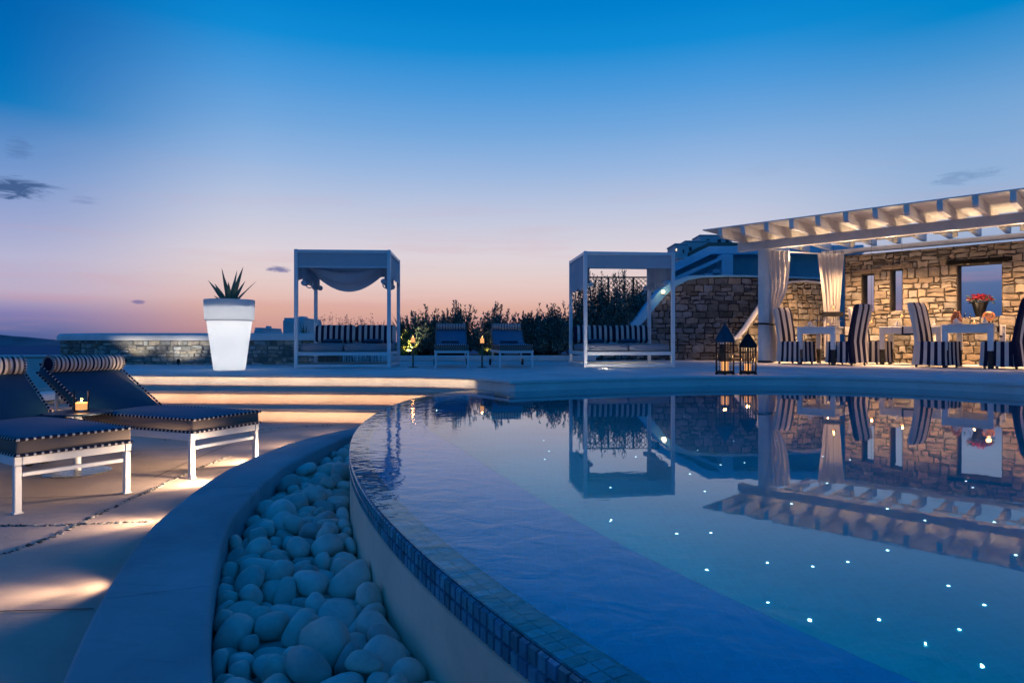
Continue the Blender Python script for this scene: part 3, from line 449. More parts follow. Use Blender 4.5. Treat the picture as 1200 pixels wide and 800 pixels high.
# thin pink streaks low in the afterglow, and a handful of small dark clouds
mp = nd(nt, 'ShaderNodeMapping'); mp.inputs['Scale'].default_value = (2.2, 2.2, 26.0); nt.links.new(nv.outputs[0], mp.inputs['Vector'])
ns = nd(nt, 'ShaderNodeTexNoise', Scale=1.6, Detail=5.0, Roughness=.55); nt.links.new(mp.outputs[0], ns.inputs['Vector'])
st = mth('MULTIPLY', sstep(ns.outputs['Fac'], .50, .72), mth('SUBTRACT', 1.0, sstep(el, .02, .30)))
sky = mixcol(nt, mth('MULTIPLY', st, .26), sky, s2l((212, 150, 158)))
nb = nd(nt, 'ShaderNodeTexNoise', Scale=1.0, Detail=3.0); mp3 = nd(nt, 'ShaderNodeMapping'); mp3.inputs['Scale'].default_value = (2.0, 2.0, 7.0); nt.links.new(nv.outputs[0], mp3.inputs['Vector']); nt.links.new(mp3.outputs[0], nb.inputs['Vector'])
sky = mixcol(nt, mth('MULTIPLY', mth('MULTIPLY', sstep(nb.outputs['Fac'], .45, .8), .12), mth('SUBTRACT', 1.0, sstep(el, .22, .36))), sky, s2l((200, 196, 222)))
mp2 = nd(nt, 'ShaderNodeMapping'); mp2.inputs['Scale'].default_value = (26, 26, 120); nt.links.new(nv.outputs[0], mp2.inputs['Vector'])
nc = nd(nt, 'ShaderNodeTexNoise', Scale=1.0, Detail=8.0, Roughness=.66, Distortion=.8); nt.links.new(mp2.outputs[0], nc.inputs['Vector'])
for (px, py, w, hgt, c, amt) in ((16, 220, 62, 13, (62, 92, 140), .95), (98, 234, 26, 5, (128, 146, 190), .6), (24, 176, 20, 12, (84, 122, 176), .6),
                                 (327, 316, 16, 4.5, (104, 108, 160), .85), (163, 354, 9, 3, (120, 110, 160), .8), (1132, 207, 50, 9, (112, 146, 190), .6), (905, 196, 60, 8, (150, 178, 214), .3), (1090, 372, 30, 6, (110, 140, 190), .4)):
    d = Vector(((px - 600) / F, 1, (400 - py) / F)); hd = math.hypot(d.x, 1)
    a0 = math.atan2(d.x, 1); e0 = d.z / d.length
    u = mth('DIVIDE', mth('SUBTRACT', az, a0), w / F / hd / hd); v = mth('DIVIDE', mth('SUBTRACT', el, e0), hgt / F / hd)
    q = mth('ADD', mth('MULTIPLY', u, u), mth('MULTIPLY', v, v))
    q = mth('ADD', q, mth('MULTIPLY', mth('SUBTRACT', nc.outputs['Fac'], .5), 5.0))
    sky = mixcol(nt, mth('MULTIPLY', mth('SUBTRACT', 1.0, sstep(q, -.3, 1.0)), amt), sky, s2l(c))
nt.links.new(sky, bg.inputs['Color']); bg.inputs['Strength'].default_value = 1.0

# ------------------------------------------------------------------ far setting: sea, hills, terrain
def disc(name, mat, r0, rs, zf, n=72):
    mb = MB(); vs = [(0, 0, zf(0, 0, 0))]; fs = []
    for k, r in enumerate(rs):
        for j in range(n):
            a = 2 * PI * j / n; x, y = r * math.sin(a), r * math.cos(a); vs.append((x, y, zf(x, y, r)))
    for j in range(n): fs.append((0, 1 + j, 1 + (j + 1) % n))
    for k in range(len(rs) - 1):
        for j in range(n): fs.append((1 + k * n + j, 1 + k * n + (j + 1) % n, 1 + (k + 1) * n + (j + 1) % n, 1 + (k + 1) * n + j))
    mb.add(vs, fs); return tag(mb.build(name, mat, smooth=180), kind='structure')
disc('sea', MAT['sea'], 0, [400, 1500, 5000, 15000, 50000], lambda x, y, r: -52.0)
def terr(x, y, r):
    z = -1.6 if r < 26 else -1.6 - (r - 26) * .42
    return max(z, -60.0) + (math.sin(x * .13) * math.cos(y * .11) * .5 if r > 26 else 0)
disc('terrain', MAT['scrub'], 0, [10, 26, 34, 44, 60, 80, 105, 130, 160, 200, 240, 290], terr, 120)
hb = MB(); rnd = random.Random(3)
hp = [(-200, 399.6), (-120, 392), (-60, 388), (-20, 391.2), (0, 392), (14, 393.6), (30, 394.6), (44, 396.6), (56, 398.4), (64, 399.2), (90, 398.6), (130, 397.8), (190, 398.8), (260, 399.6)]
prof = [atd(a, b, 9000) for a, b in hp]
vs = []; fs = []
for i, p in enumerate(prof):
    vs += [(p.x, 8200, -53), (p.x, 9000, p.z), (p.x, 10500, -53)]
for i in range(len(prof) - 1):
    a = i * 3; fs += [(a, a + 3, a + 4, a + 1), (a + 1, a + 4, a + 5, a + 2)]
hb.add(vs, fs); tag(hb.build('hills', MAT['hill'], smooth=60), kind='structure')

hp = [(700, 398), (740, 352), (775, 322), (790, 306), (803, 301), (830, 292), (858, 289), (880, 290), (900, 296), (960, 335), (1000, 362), (1060, 396)]
hb = MB(); vs = []; fs = []
for i, (a, b2) in enumerate(hp):
    for j, (Y, q) in enumerate(((100, .55), (112, .78), (126, .92), (148, 1.0), (190, .4), (230, -.6))):
        p = atd(a, b2, 148); zz = lerp(-6, p.z, q) + .35 * math.sin(i * 2.1 + j * 1.7)
        vs.append((p.x * Y / 148 if Y < 148 else p.x, Y, zz))
for i in range(len(hp) - 1):
    for j in range(5): fs.append((i * 6 + j, i * 6 + j + 1, i * 6 + j + 7, i * 6 + j + 6))
hb.add(vs, fs); tag(hb.build('hillside', MAT['scrub'], smooth=180), kind='structure')

# houses on the hill at the right, far behind the stairs
def house(px0, px1, pyt, pyb, Y, label, wins, lit=()):
    a = atd(px0, pyb, Y); b2 = atd(px1, pyt, Y); w = b2.x - a.x; hgt = b2.z - a.z
    t = thing('house', label, 'house', ((a.x + b2.x) / 2, Y, a.z), 0, 'houses on the far hill')
    mb = MB(); mb.box((0, 3, hgt / 2 - 3), (w, 6, hgt + 6), .12); mb.build('wall', MAT['housewall'], t)
    mb = MB(); mb.box((0, 3, hgt + .15), (w + .2, 6.2, .3), .05); mb.build('parapet', MAT['housewall'], t)
    for (fx, fz) in wins:
        mb = MB(); mb.box((fx * w / 2, -.03, fz * hgt), (w * .10, .1, hgt * .28)); mb.build('window', MAT['shutter'], t)
    for (fx, fz) in lit:
        mb = MB(); mb.box((fx * w / 2, -.05, fz * hgt), (w * .06, .1, hgt * .12)); mb.build('lit_window', MAT['bulb'], t)
    return t
HY = 120.0
house(791, 806, 287, 302, HY, 'small far blue-white house at the left foot of the hill', [(.3, .5)], [(-.8, .62), ])
house(803, 833, 283.5, 300, HY + 12, 'wide low far house in the middle of the hill cluster', [(-.6, .5), (.1, .5)], [(.5, .2)])
house(820, 858, 276.5, 292, HY + 24, 'highest far house, its flat roof against the evening sky', [(-.5, .6), (.2, .6), (.7, .6)], [(-.72, .2), (.35, .15)])
house(795, 812, 303, 318, HY - 14, 'lowest far house, dim, below the other hillside houses', [(0, .5)], [(-.4, .75)])
# blue house blocks beyond the left stone wall
def block(px0, px1, pyt, Y, label):
    a = atd(px0, 402, Y); b2 = atd(px1, pyt, Y); w = b2.x - a.x
    t = thing('house', label, 'house', ((a.x + b2.x) / 2, Y, -4.0), 0, 'houses beyond the stone wall')
    hh = b2.z + 4.0
    mb = MB(); mb.box((0, 3.0, hh / 2), (w, 6, hh), .15); mb.build('wall', MAT['housewall'], t)
    mb = MB(); mb.box((0, 3.0, hh + .06), (w * .94, 5.6, .18), .05); mb.build('parapet', MAT['housewall'], t)
    mb = MB(); mb.box((0, 3.0, hh + .2), (w * .3, 1.2, .35), .08); mb.build('roof_vent', MAT['housewall'], t)
    return t
block(331, 356, 374, 62, 'tall narrow blue house block rising behind stone wall beside the daybed')
block(297, 306, 385.5, 64, 'small stepped house block just right of the glowing planter')
block(304, 372, 393, 66, 'long low blue house roof behind the stone wall cap')

# ------------------------------------------------------------------ terraces, steps, pool
PC = Vector((7.02, 5.44)); WZ = -.125; LZ = -.46
def polar(phi, r, z=None):
    p = (PC.x - r * math.cos(phi), PC.y + r * math.sin(phi))
    return p if z is None else (p[0], p[1], z)
def r_pool(phi): return interp(phi, [(-2, 8.13), (.12, 8.13), (.2, 8.09), (.27, 7.98), (.34, 7.84)])
def r_in(phi): return interp(phi, [(-.5, 8.66), (-.3, 8.655), (-.157, 8.57), (-.007, 8.385), (.07, 8.25), (.15, 8.15)])
def r_out(phi): return interp(phi, [(-.5, 8.98), (-.3, 8.97), (-.157, 8.90), (-.05, 8.775), (.0, 8.66), (.06, 8.49), (.11, 8.33), (.17, 8.17)])
PHI0, PHI1 = -1.25, .325
water_px = [(597, 458.8), (627, 457.6), (665, 456.2), (700, 455), (750, 453.5), (800, 452.3), (850, 451.6), (900, 451.5), (950, 451.9), (1000, 453.1), (1050, 454.7), (1100, 456.8), (1150, 459.3), (1200, 462.4), (1260, 466.5), (1330, 473)]
far_edge = [at(a, b, WZ).xy for a, b in water_px] + [Vector((6.05, 4.2)), Vector((6.3, 2.2)), Vector((6.45, 0.0)), Vector((6.1, -2.2))]
rim = [Vector(polar(lerp(PHI1, PHI0, i / 90), r_pool(lerp(PHI1, PHI0, i / 90)))) for i in range(91)]
# deck
riser1 = [Vector((-6.3, 9.42)), Vector((-5.2, 9.22)), Vector((-3.54, 9.0)), Vector((-1.98, 8.85)), Vector((-1.2, 8.70)), Vector((-.55, 8.44))]
riser2 = [Vector((-6.2, 8.22)), Vector((-5.2, 8.12)), Vector((-4.0, 8.02)), Vector((-2.8, 7.95)), Vector((-1.6, 7.86)), Vector((-.35, 7.72))]
riser3 = [Vector((-6.1, 7.66)), Vector((-5.0, 7.58)), Vector((-4.0, 7.50)), Vector((-2.8, 7.41)), Vector((-1.6, 7.30)), Vector((-.8, 7.2))]
def smooth(pl, n=4):
    out = []
    for i in range(len(pl) - 1):
        p0 = pl[max(i - 1, 0)]; p1 = pl[i]; p2 = pl[i + 1]; p3 = pl[min(i + 2, len(pl) - 1)]
        for k in range(n):
            t = k / n; out.append(.5 * ((2 * p1) + (p2 - p0) * t + (2 * p0 - 5 * p1 + 4 * p2 - p3) * t * t + (3 * p1 - p0 - 3 * p2 + p3) * t ** 3))
    out.append(pl[-1]); return out
far_s = smooth(far_edge, 3)
deck_poly = smooth(riser1, 4) + [Vector((-.05, 7.66))] + far_s + [Vector((6.6, -4.2)), Vector((15, -4.2)), Vector((18, 24)), Vector((-12, 24)), Vector((-9.6, 13.95))]
mb = MB(); mb.prism(deck_poly, -.036, 0.0); o = mb.build('deck', MAT['deck'], smooth=30)
bv = o.modifiers.new('b', 'BEVEL'); bv.width = .015; bv.segments = 3; bv.limit_method = 'ANGLE'; bv.angle_limit = R_(50)
tag(o, kind='structure')
def inset(pl, d):   # shift a polyline sideways
    out = []
    for i, p in enumerate(pl):
        t = (pl[min(i + 1, len(pl) - 1)] - pl[max(i - 1, 0)]).normalized(); out.append(p + Vector((-t.y, t.x)) * d)
    return out
body = inset(smooth(riser1, 4), .115) + [Vector((-.03, 7.70))] + inset(far_s, .02)[1:] + [Vector((6.62, -4.15)), Vector((14.9, -4.15)), Vector((17.9, 23.9)), Vector((-11.9, 23.9)), Vector((-9.5, 13.95))]
mb = MB(); mb.prism(body, -1.6, -.037); tag(mb.build('deck_base', MAT['white'], smooth=30), kind='structure')
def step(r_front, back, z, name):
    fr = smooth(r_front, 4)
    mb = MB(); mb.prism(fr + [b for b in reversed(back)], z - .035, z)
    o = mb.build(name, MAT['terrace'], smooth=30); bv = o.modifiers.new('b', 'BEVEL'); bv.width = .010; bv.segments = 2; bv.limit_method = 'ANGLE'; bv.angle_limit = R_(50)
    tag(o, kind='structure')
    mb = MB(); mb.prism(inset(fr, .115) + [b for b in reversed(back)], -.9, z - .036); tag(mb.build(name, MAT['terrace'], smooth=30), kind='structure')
b1 = [Vector((p.x, p.y + .05)) for p in inset(smooth(riser1, 2), .115)]; b2 = [Vector((p.x, p.y + .05)) for p in inset(smooth(riser2, 2), .115)]
def nosing_light(pl, z, watts):      # warm strips tucked under each nosing, facing the riser
    pts = smooth(pl, 2)[1:]
    for a, b in zip(pts, pts[1:]):
        m_ = (a + b) / 2; t = (b - a).normalized(); nrm = Vector((-t.y, t.x)); L = (b - a).length
        p = m_ + nrm * .006
        lo_ = lamp('nosing_strip', 'AREA', (p.x, p.y, z - .046), watts * L, WARM2, aim=(nrm.x, nrm.y, -.55), shape='RECTANGLE', size=L * .98, size_y=.010, spread=R_(130))
        X = Vector((t.x, t.y, 0)); Z = -Vector((nrm.x, nrm.y, -.55)).normalized(); Y = Z.cross(X); M = Matrix((X, Y, Z)).transposed().to_4x4(); M.translation = lo_.location; lo_.matrix_world = M
nosing_light(riser1, .0, .60); nosing_light(riser2, -.153, .95); nosing_light(riser3, -.307, 1.0)
step(riser2, b1, -.153, 'steps'); step(riser3, b2, -.307, 'steps')
# lower terrace
arc = [Vector(polar(lerp(.17, -.95, i / 40), r_out(lerp(.17, -.95, i / 40)) - .12)) for i in range(41)]
lt = [Vector((-5.75, -4)), Vector((-5.75, 7.7))] + [Vector((p.x, p.y + .06)) for p in smooth(riser3, 2)[:-1]] + arc + [Vector((2.5, -4))]
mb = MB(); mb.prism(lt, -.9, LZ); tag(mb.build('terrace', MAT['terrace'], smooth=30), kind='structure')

# kerb round the pebble bed, cast in lengths
t = tag(thing('kerb', 'broad curved pale kerb between the lamp-lit terrace and the pebble bed', 'kerb', (0, 0, 0)), kind='thing')
cuts = [-1.1, -.86, -.60, -.395, -.22, -.05, .15]
for a, b2 in zip(cuts, cuts[1:]):
    mb = MB(); n = 14; sec = 8; vs = []; fs = []
    for i in range(n + 1):
        ph = lerp(a + .0002, b2 - .0002, i / n); ri, ro = r_in(ph), r_out(ph); c = min(.018, max(.002, (ro - ri) * .3))
        for r, z in ((ri, -.62), (ri, -.33 - c), (ri + c * .3, -.33 - c * .3), (ri + c, -.33), (ro - c, -.33), (ro - c * .3, -.33 - c * .3), (ro, -.33 - c), (ro, -.62)): vs.append(polar(ph, r, z))
    for i in range(n):
        for j in range(sec): fs.append((i * sec + j, i * sec + (j + 1) % sec, (i + 1) * sec + (j + 1) % sec, (i + 1) * sec + j))
    fs += [tuple(range(sec)), tuple(n * sec + j for j in range(sec))]
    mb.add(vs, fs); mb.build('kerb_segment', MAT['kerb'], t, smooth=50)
# pebble bed floor
mb = MB(); N = 40
vs = [];
for i in range(N + 1):
    ph = lerp(-1.1, .15, i / N); vs += [polar(ph, 8.10, -.545), polar(ph, r_in(ph) + .03, -.545)]
mb.add(vs, [(2 * i, 2 * i + 1, 2 * i + 3, 2 * i + 2) for i in range(N)]); tag(mb.build('gravel_bed_floor', MAT['joint'], smooth=180), kind='structure')

# pool wall with overflowing mosaic rim
pw = thing('pool_wall', 'long curved plaster pool wall with an overflowing blue mosaic rim', 'pool wall')
def band(mb, prof, p0, p1, n, mi=0):   # sweep a closed (r offset, z) section round the pool
    k = len(prof); vs = []; fs = []
    for i in range(n + 1):
        ph = lerp(p0, p1, i / n); rr = r_pool(ph)
        for dr, z in prof: vs.append(polar(ph, rr + dr, z))
    for i in range(n):
        for j in range(k): fs.append((i * k + j, i * k + (j + 1) % k, (i + 1) * k + (j + 1) % k, (i + 1) * k + j))
    fs += [tuple(range(k)), tuple(n * k + j for j in range(k))]
    mb.add(vs, fs, mi)
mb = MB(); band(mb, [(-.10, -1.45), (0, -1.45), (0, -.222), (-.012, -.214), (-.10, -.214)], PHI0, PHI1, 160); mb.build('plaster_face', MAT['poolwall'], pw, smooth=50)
mb = MB(); band(mb, [(-.095, -.2135), (-.012, -.2135), (-.006, -.205), (-.006, -.146), (-.012, -.138), (-.095, -.138)], PHI0, PHI1, 200); mb.build('grout_core', MAT['grout'], pw, smooth=50)
mb = MB(); rnd = random.Random(8); ph = PHI1
while ph > -.62:
    stepw = .034 / 8.13; a, b2 = ph - .0015 / 8.13, ph - stepw + .0015 / 8.13
    for row in range(3):
        g = rnd.uniform(.62, 1.35); cc = (g * rnd.uniform(.8, 1.1), g * rnd.uniform(.9, 1.1), g)
        ra, rb = r_pool(a), r_pool(b2)
        if row < 2:
            z1 = -.137 - row * .0385; z0 = z1 - .0355; o1 = .0035 if row else .003; e = .003; y = -.005
            q = []
            for (phh, rr) in ((a, ra), (b2, rb)):
                for z in (z0, z1): q.append((phh, rr, z))
            vs = [polar(p, r - .006, z) for p, r, z in q]
            inn = [(a - e / 8, ra, z0 + e), (a - e / 8, ra, z1 - e), (b2 + e / 8, rb, z0 + e), (b2 + e / 8, rb, z1 - e)]
            vs += [polar(p, r + o1, z) for p, r, z in inn]
            mb.add(vs, [(4, 5, 7, 6), (0, 1, 5, 4), (1, 3, 7, 5), (3, 2, 6, 7), (2, 0, 4, 6)], 0, cc)
        else:
            for k in range(2):
                r0 = -.008 - k * .04; r1 = r0 - .037; zt = -.1355
                vs = [polar(a, ra + r0, zt), polar(a, ra + r1, zt), polar(b2, rb + r1, zt), polar(b2, rb + r0, zt)]
                mb.add(vs, [(0, 1, 2, 3)], 0, cc)
    ph -= stepw
mb.build('mosaic_rim', MAT['rimtile'], pw, smooth=0)

# water, basin, ledge
wp = [Vector(polar(lerp(PHI1, PHI0, i / 120), r_pool(lerp(PHI1, PHI0, i / 120)) + .001)) for i in range(121)]
wpoly = wp + [p for p in reversed(far_s)]
tri = tessellate_polygon([[Vector((p.x, p.y, 0)) for p in wpoly]])
mb = MB(); mb.add([(p.x, p.y, WZ) for p in wpoly], [tuple(x) for x in tri]); wo = mb.build('pool_water', MAT['water'], smooth=0)
for p in wo.data.polygons:
    if p.normal.z < 0: p.flip()
tag(wo, kind='structure')
PZ = -1.35
ip = [Vector(polar(lerp(PHI1, PHI0, i / 60), r_pool(lerp(PHI1, PHI0, i / 60)) - .09)) for i in range(61)]
bp_ = ip + [p for p in reversed(far_s)]
tri = tessellate_polygon([[Vector((p.x, p.y, 0)) for p in bp_]])
mb = MB(); mb.add([(p.x, p.y, PZ) for p in bp_], [tuple(x) for x in tri])
n = len(far_s); vs = []
for p in far_s: vs += [(p.x, p.y, PZ), (p.x, p.y, -.14)]
mb.add(vs, [(2 * i, 2 * i + 2, 2 * i + 3, 2 * i + 1) for i in range(n - 1)])
tag(mb.build('pool_basin', MAT['poolfloor'], smooth=30, recalc=False), kind='structure')
def r_led(phi): return r_pool(phi) - interp(phi, [(-.6, .68), (-.33, .69), (-.22, .64), (-.1, .46), (.0, .36), (.2, .30), (.34, .28)])
mb = MB(); vs = []; fs = []; n = 90
for i in range(n + 1):
    ph = lerp(PHI1 - .01, PHI0, i / n); ra = r_pool(ph) - .092; rb = r_led(ph)
    vs += [polar(ph, ra, -.36), polar(ph, rb + .01, -.36), polar(ph, rb, -.37), polar(ph, rb, PZ), polar(ph, ra, -.139)]
for i in range(n):
    a = i * 5; c = a + 5
    fs += [(a, a + 1, c + 1, c), (a + 1, a + 2, c + 2, c + 1), (a + 2, a + 3, c + 3, c + 2), (a + 4, a, c, c + 4)]
mb.add(vs, fs); tag(mb.build('pool_ledge', MAT['ledge'], smooth=40, recalc=False), kind='structure')

# fibre-optic star lights let into the pool floor
def under(px, py, depth_z):
    d = Vector(((px - 600) / F, 1, -(py - 400) / F)).normalized(); tt = (WZ - CZ) / d.z; p = Vector((0, 0, CZ)) + d * tt
    hxy = Vector((d.x, d.y)); s = hxy.length; s2 = s / 1.333; c2 = math.sqrt(1 - s2 * s2); k = (WZ - depth_z) / c2 * s2
    hxy.normalize(); return Vector((p.x + hxy.x * k, p.y + hxy.y * k, depth_z))
stars = [(48, 316), (232, 340), (385, 370), (466, 368), (456, 455), (598, 439), (705, 447), (787, 436), (880, 409), (598, 529), (698, 574), (861, 572), (970, 628), (1049, 596), (1107, 537), (1023, 492), (1103, 682), (968, 339), (1130, 343), (880, 312), (1064, 247), (1080, 262), (739, 252), (620, 152), (545, 204), (489, 209), (417, 230), (452, 271), (231, 262), (435, 175), (403, 95), (74, 152), (87, 177), (77, 196), (290, 190), (728, 189), (792, 197), (520, 153), (655, 300), (1180, 420)]
def inside(p, poly):
    c = False; n = len(poly); j = n - 1
    for i in range(n):
        if (poly[i].y > p.y) != (poly[j].y > p.y) and p.x < (poly[j].x - poly[i].x) * (p.y - poly[i].y) / (poly[j].y - poly[i].y) + poly[i].x: c = not c
        j = i
    return c
sm = None
for k, (a, b2) in enumerate(stars):
    p = under(600 + a / 2, 440 + b2 / 2, PZ)
    if not inside(p, bp_) or (p.xy - PC).length > r_led(math.asin(max(-1, min(1, (p.y - PC.y) / 8)))) - .03: continue
    if sm is None:
        mb = MB(); mb.lathe([(.0, .004), (.004, .0037), (.0056, .002), (.0063, .0)], 10); o = mb.build('pool_light', MAT['star'], smooth=60); sm = o
    else:
        o = sm.copy(); COL.objects.link(o)
    o.location = (p.x, p.y, PZ + .001); s = .8 if p.y > 5 else 1.0; o.scale = (s, s, s)
    tag(o, 'tiny white star light glinting in the pool floor', 'pool light', 'star lights in the pool floor')
# submerged lamps added on the hidden ledge face to make the water glow
pl0 = None
for k, ph in enumerate((-.55, -.36, -.2, -.05, .1)):
    p = Vector(polar(ph, r_led(ph) - .004, -.75)); a = -ph
    t = thing('added_pool_lamp', 'added submerged round lamp, unseen on the ledge face, for the water glow', 'pool lamp', p, a, 'added submerged lamps')
    if pl0 is None:
        mb = MB(); mb.lathe([(.055, 0), (.075, 0), (.075, .012), (.055, .016)], 24); mb.xf(Matrix.Rotation(R_(90), 4, 'Y')); mb.build('rim', MAT['steel'], t)
        mb = MB(); mb.lathe([(0, .010), (.055, .008)], 24); mb.xf(Matrix.Rotation(R_(90), 4, 'Y')); mb.build('lens', MAT['star'], t); pl0 = t
    else:
        for ch in kids(pl0): c = ch.copy(); COL.objects.link(c); c.parent = t
    d = Vector((math.cos(a), math.sin(a), -.15)); lamp('added_pool_beam', 'SPOT', p + d * .03, 11, (.04, .74, 1.0), .06, spot_size=R_(160), spot_blend=.9, aim=d)
# ------------------------------------------------------------------ rubble masonry
def masonry(t, L, topf, z0, thick, openings=(), seed=1, row=(.13, .25), wid=(.16, .42), both=False, part='stonework', core_mat=None, smat='stone', jit=1.0):
    """stones laid in uneven courses on a mortar core; local x along the wall, front face at y=0 looking to -y"""
    rnd = random.Random(seed); st = MB(); core = MB()
    zmax = max(topf(L * i / 40) for i in range(41))
    cuts = sorted({round(z, 3) for o in openings for z in (o[2], o[3])})
    rows = []; z = z0
    while z < zmax - .02:
        h = rnd.uniform(*row); z1 = z + h
        for c in cuts:
            if z + .05 < c < z1 + .07: z1 = c
        rows.append((z, min(z1, zmax + .01))); z = z1
    for (za, zb) in rows:
        free = [(0.0, L)]
        for (xa, xb, oa, ob) in openings:
            if za < ob - .01 and zb > oa + .01:
                nf = []
                for (p, q) in free:
                    if xa > p: nf.append((p, min(q, xa)))
                    if xb < q: nf.append((max(p, xb), q))
                free = [f for f in nf if f[1] - f[0] > .03]
        for (p, q) in free:
            x = p
            while x < q - .02:
                w = rnd.uniform(*wid); x1 = x + w
                if q - x1 < wid[0] * .8: x1 = q
                subs = [(za, zb)]
                if zb - za > row[0] * 1.45 and rnd.random() < .3:
                    zm = lerp(za, zb, rnd.uniform(.4, .6)); subs = [(za, zm), (zm, zb)]
                for (ya, yb) in subs:
                    g = rnd.uniform(.006, .015); j = lambda: rnd.uniform(-.024, .024) * jit
                    pts = [(x + g + j() * .6, ya + g + j()), (lerp(x, x1, .5), ya + g + j() * .8), (x1 - g + j() * .6, ya + g + j()), (x1 - g, lerp(ya, yb, .5)), (x1 - g + j() * .6, yb - g + j()), (lerp(x, x1, .5), yb - g + j() * .8), (x + g + j() * .6, yb - g + j()), (x + g, lerp(ya, yb, .5))]
                    pts = [(min(max(a, p + .003), q - .003), b) for a, b in pts]
                    pts = [(a, min(b, topf(a) - .005)) for a, b in pts]
                    if max(b for a, b in pts) - min(b for a, b in pts) < .035: continue
                    cx = sum(a for a, b in pts) / 8; cz_ = sum(b for a, b in pts) / 8
                    pr = rnd.uniform(.008, .034); tx, tz = rnd.uniform(-.05, .05), rnd.uniform(-.06, .06)
                    g0 = rnd.uniform(.50, 1.32); hue = rnd.random()
                    col = (g0 * lerp(.92, 1.12, hue), g0, g0 * lerp(1.08, .84, hue))
                    for side in ((0, 1) if both else (0,)):
                        sy = -1 if side == 0 else 1; yb0 = .02 if side == 0 else thick - .02
                        base = [(a, yb0, b) for a, b in pts]; yf = 0 if side == 0 else thick
                        mid = [(lerp(a, cx, .04), yf + sy * (pr * .55), lerp(b, cz_, .05)) for a, b in pts]
                        fr = [(lerp(a, cx, .20), yf + sy * (pr + (a - cx) * tx + (b - cz_) * tz + rnd.uniform(-.003, .003)), lerp(b, cz_, .22)) for a, b in pts]
                        ctr = [(cx, yf + sy * (pr * 1.12), cz_)]
                        fs = []
                        for k in range(8):
                            n = (k + 1) % 8
                            fs += [(k, n, 8 + n, 8 + k), (8 + k, 8 + n, 16 + n, 16 + k), (16 + k, 16 + n, 24)]
                        st.add(base + mid + fr + ctr, fs, 0, col)
                x = x1
    # mortar core in vertical slices round the openings
    xs = sorted({0.0, L} | {v for o in openings for v in (o[0], o[1])} | {L * i / 36 for i in range(37)})
    for a, b in zip(xs, xs[1:]):
        if b - a < 1e-5: continue
        m = (a + b) / 2; segs = [(z0, None)]
        for (xa, xb, oa, ob) in openings:
            if xa < m < xb: segs = [(z0, oa), (ob, None)]
        for (p, q) in segs:
            ta = topf(a) if q is None else q; tb = topf(b) if q is None else q
            vs = [(a, 0, p), (b, 0, p), (b, thick, p), (a, thick, p), (a, 0, ta), (b, 0, tb), (b, thick, tb), (a, thick, ta)]
            core.add(vs, [(0, 1, 5, 4), (2, 3, 7, 6), (4, 5, 6, 7), (0, 3, 2, 1)] + ([(1, 2, 6, 5)] if any(abs(b - o[0]) < 1e-6 for o in openings) or b == L else []) + ([(0, 4, 7, 3)] if any(abs(a - o[1]) < 1e-6 for o in openings) or a == 0 else []), 0)
    for (xa, xb, oa, ob) in openings: pass
    core.build('mortar_core', core_mat or MAT['mortar'], t, smooth=0, recalc=False)
    st.build(part, MAT[smat], t, smooth=28)

# left terrace wall: returns away from the corner
c0 = Vector((-8.23, 12.9)); cL = Vector((-9.68, 13.9)); cR = Vector((-3.45, 12.9))
WT = .61
tw = thing('stone_wall', 'low rubble stone wall with thick rounded white cap behind the glowing planter', 'stone wall', (c0.x, c0.y, 0))
L1 = (cR - c0).length
wa = thing('stone_face', None, None); wa.parent = tw
masonry(wa, L1, lambda x: WT - .13, -.1, .32, seed=4, row=(.06, .15), wid=(.08, .26), smat='stone_pale', jit=.8, core_mat=MAT['mortar_pale'])
d = cL - c0; ang = math.atan2(-d.y, -d.x)
wb_ = thing('stone_face', None, None); wb_.parent = tw; wb_.location = (d.x, d.y, 0); wb_.rotation_euler = (0, 0, ang)
masonry(wb_, d.length, lambda x: WT - .13, -1.5, .32, seed=5, row=(.06, .16), wid=(.08, .26), smat='stone_pale', jit=.8, core_mat=MAT['mortar_pale'])
mb = MB(); nrm = Vector((d.y, -d.x)).normalized()
mb.ribbon([(d.x + .05, d.y + .16, WT - .128), (.0, .155, WT - .128), (.35, .14, WT - .128), (L1, .14, WT - .128)], .42, .145, 0, .055)
o = mb.build('wall_cap', MAT['white'], tw, smooth=60)
# white wall behind, at the far left
ww = thing('white_wall', 'smooth whitewashed boundary wall in blue shade at the left of the stone wall', 'wall', (-9.62, 13.95, -1.6))
mb = MB(); mb.bar((0, 0, .87), (-11, -1.2, .87), .28, 1.74, .05); mb.build('wall_body', MAT['white'], ww)
mb = MB(); mb.bar((.02, -.02, 1.745), (-11, -1.22, 1.745), .33, .05, .02); mb.build('coping', MAT['white'], ww)
# low parapet with white top beside the lounger
pp = thing('parapet_wall', 'knee-high rubble parapet with plump white top beside the navy loungers', 'parapet', (-5.62, -3.2, 0))
pa = thing('stone_face', None, None); pa.parent = pp; pa.rotation_euler = (0, 0, R_(90)); pa.location = (0, 0, 0)
masonry(pa, 11.9, lambda x: -.25, -.9, .24, seed=6, row=(.05, .11), wid=(.08, .22), smat='stone_pale', jit=.6)
mb = MB(); mb.ribbon([(-.12, -.02 + i * 11.9 / 12, -.248) for i in range(13)], .34, .085, 0, .035); mb.build('wall_cap', MAT['white'], pp, smooth=60)

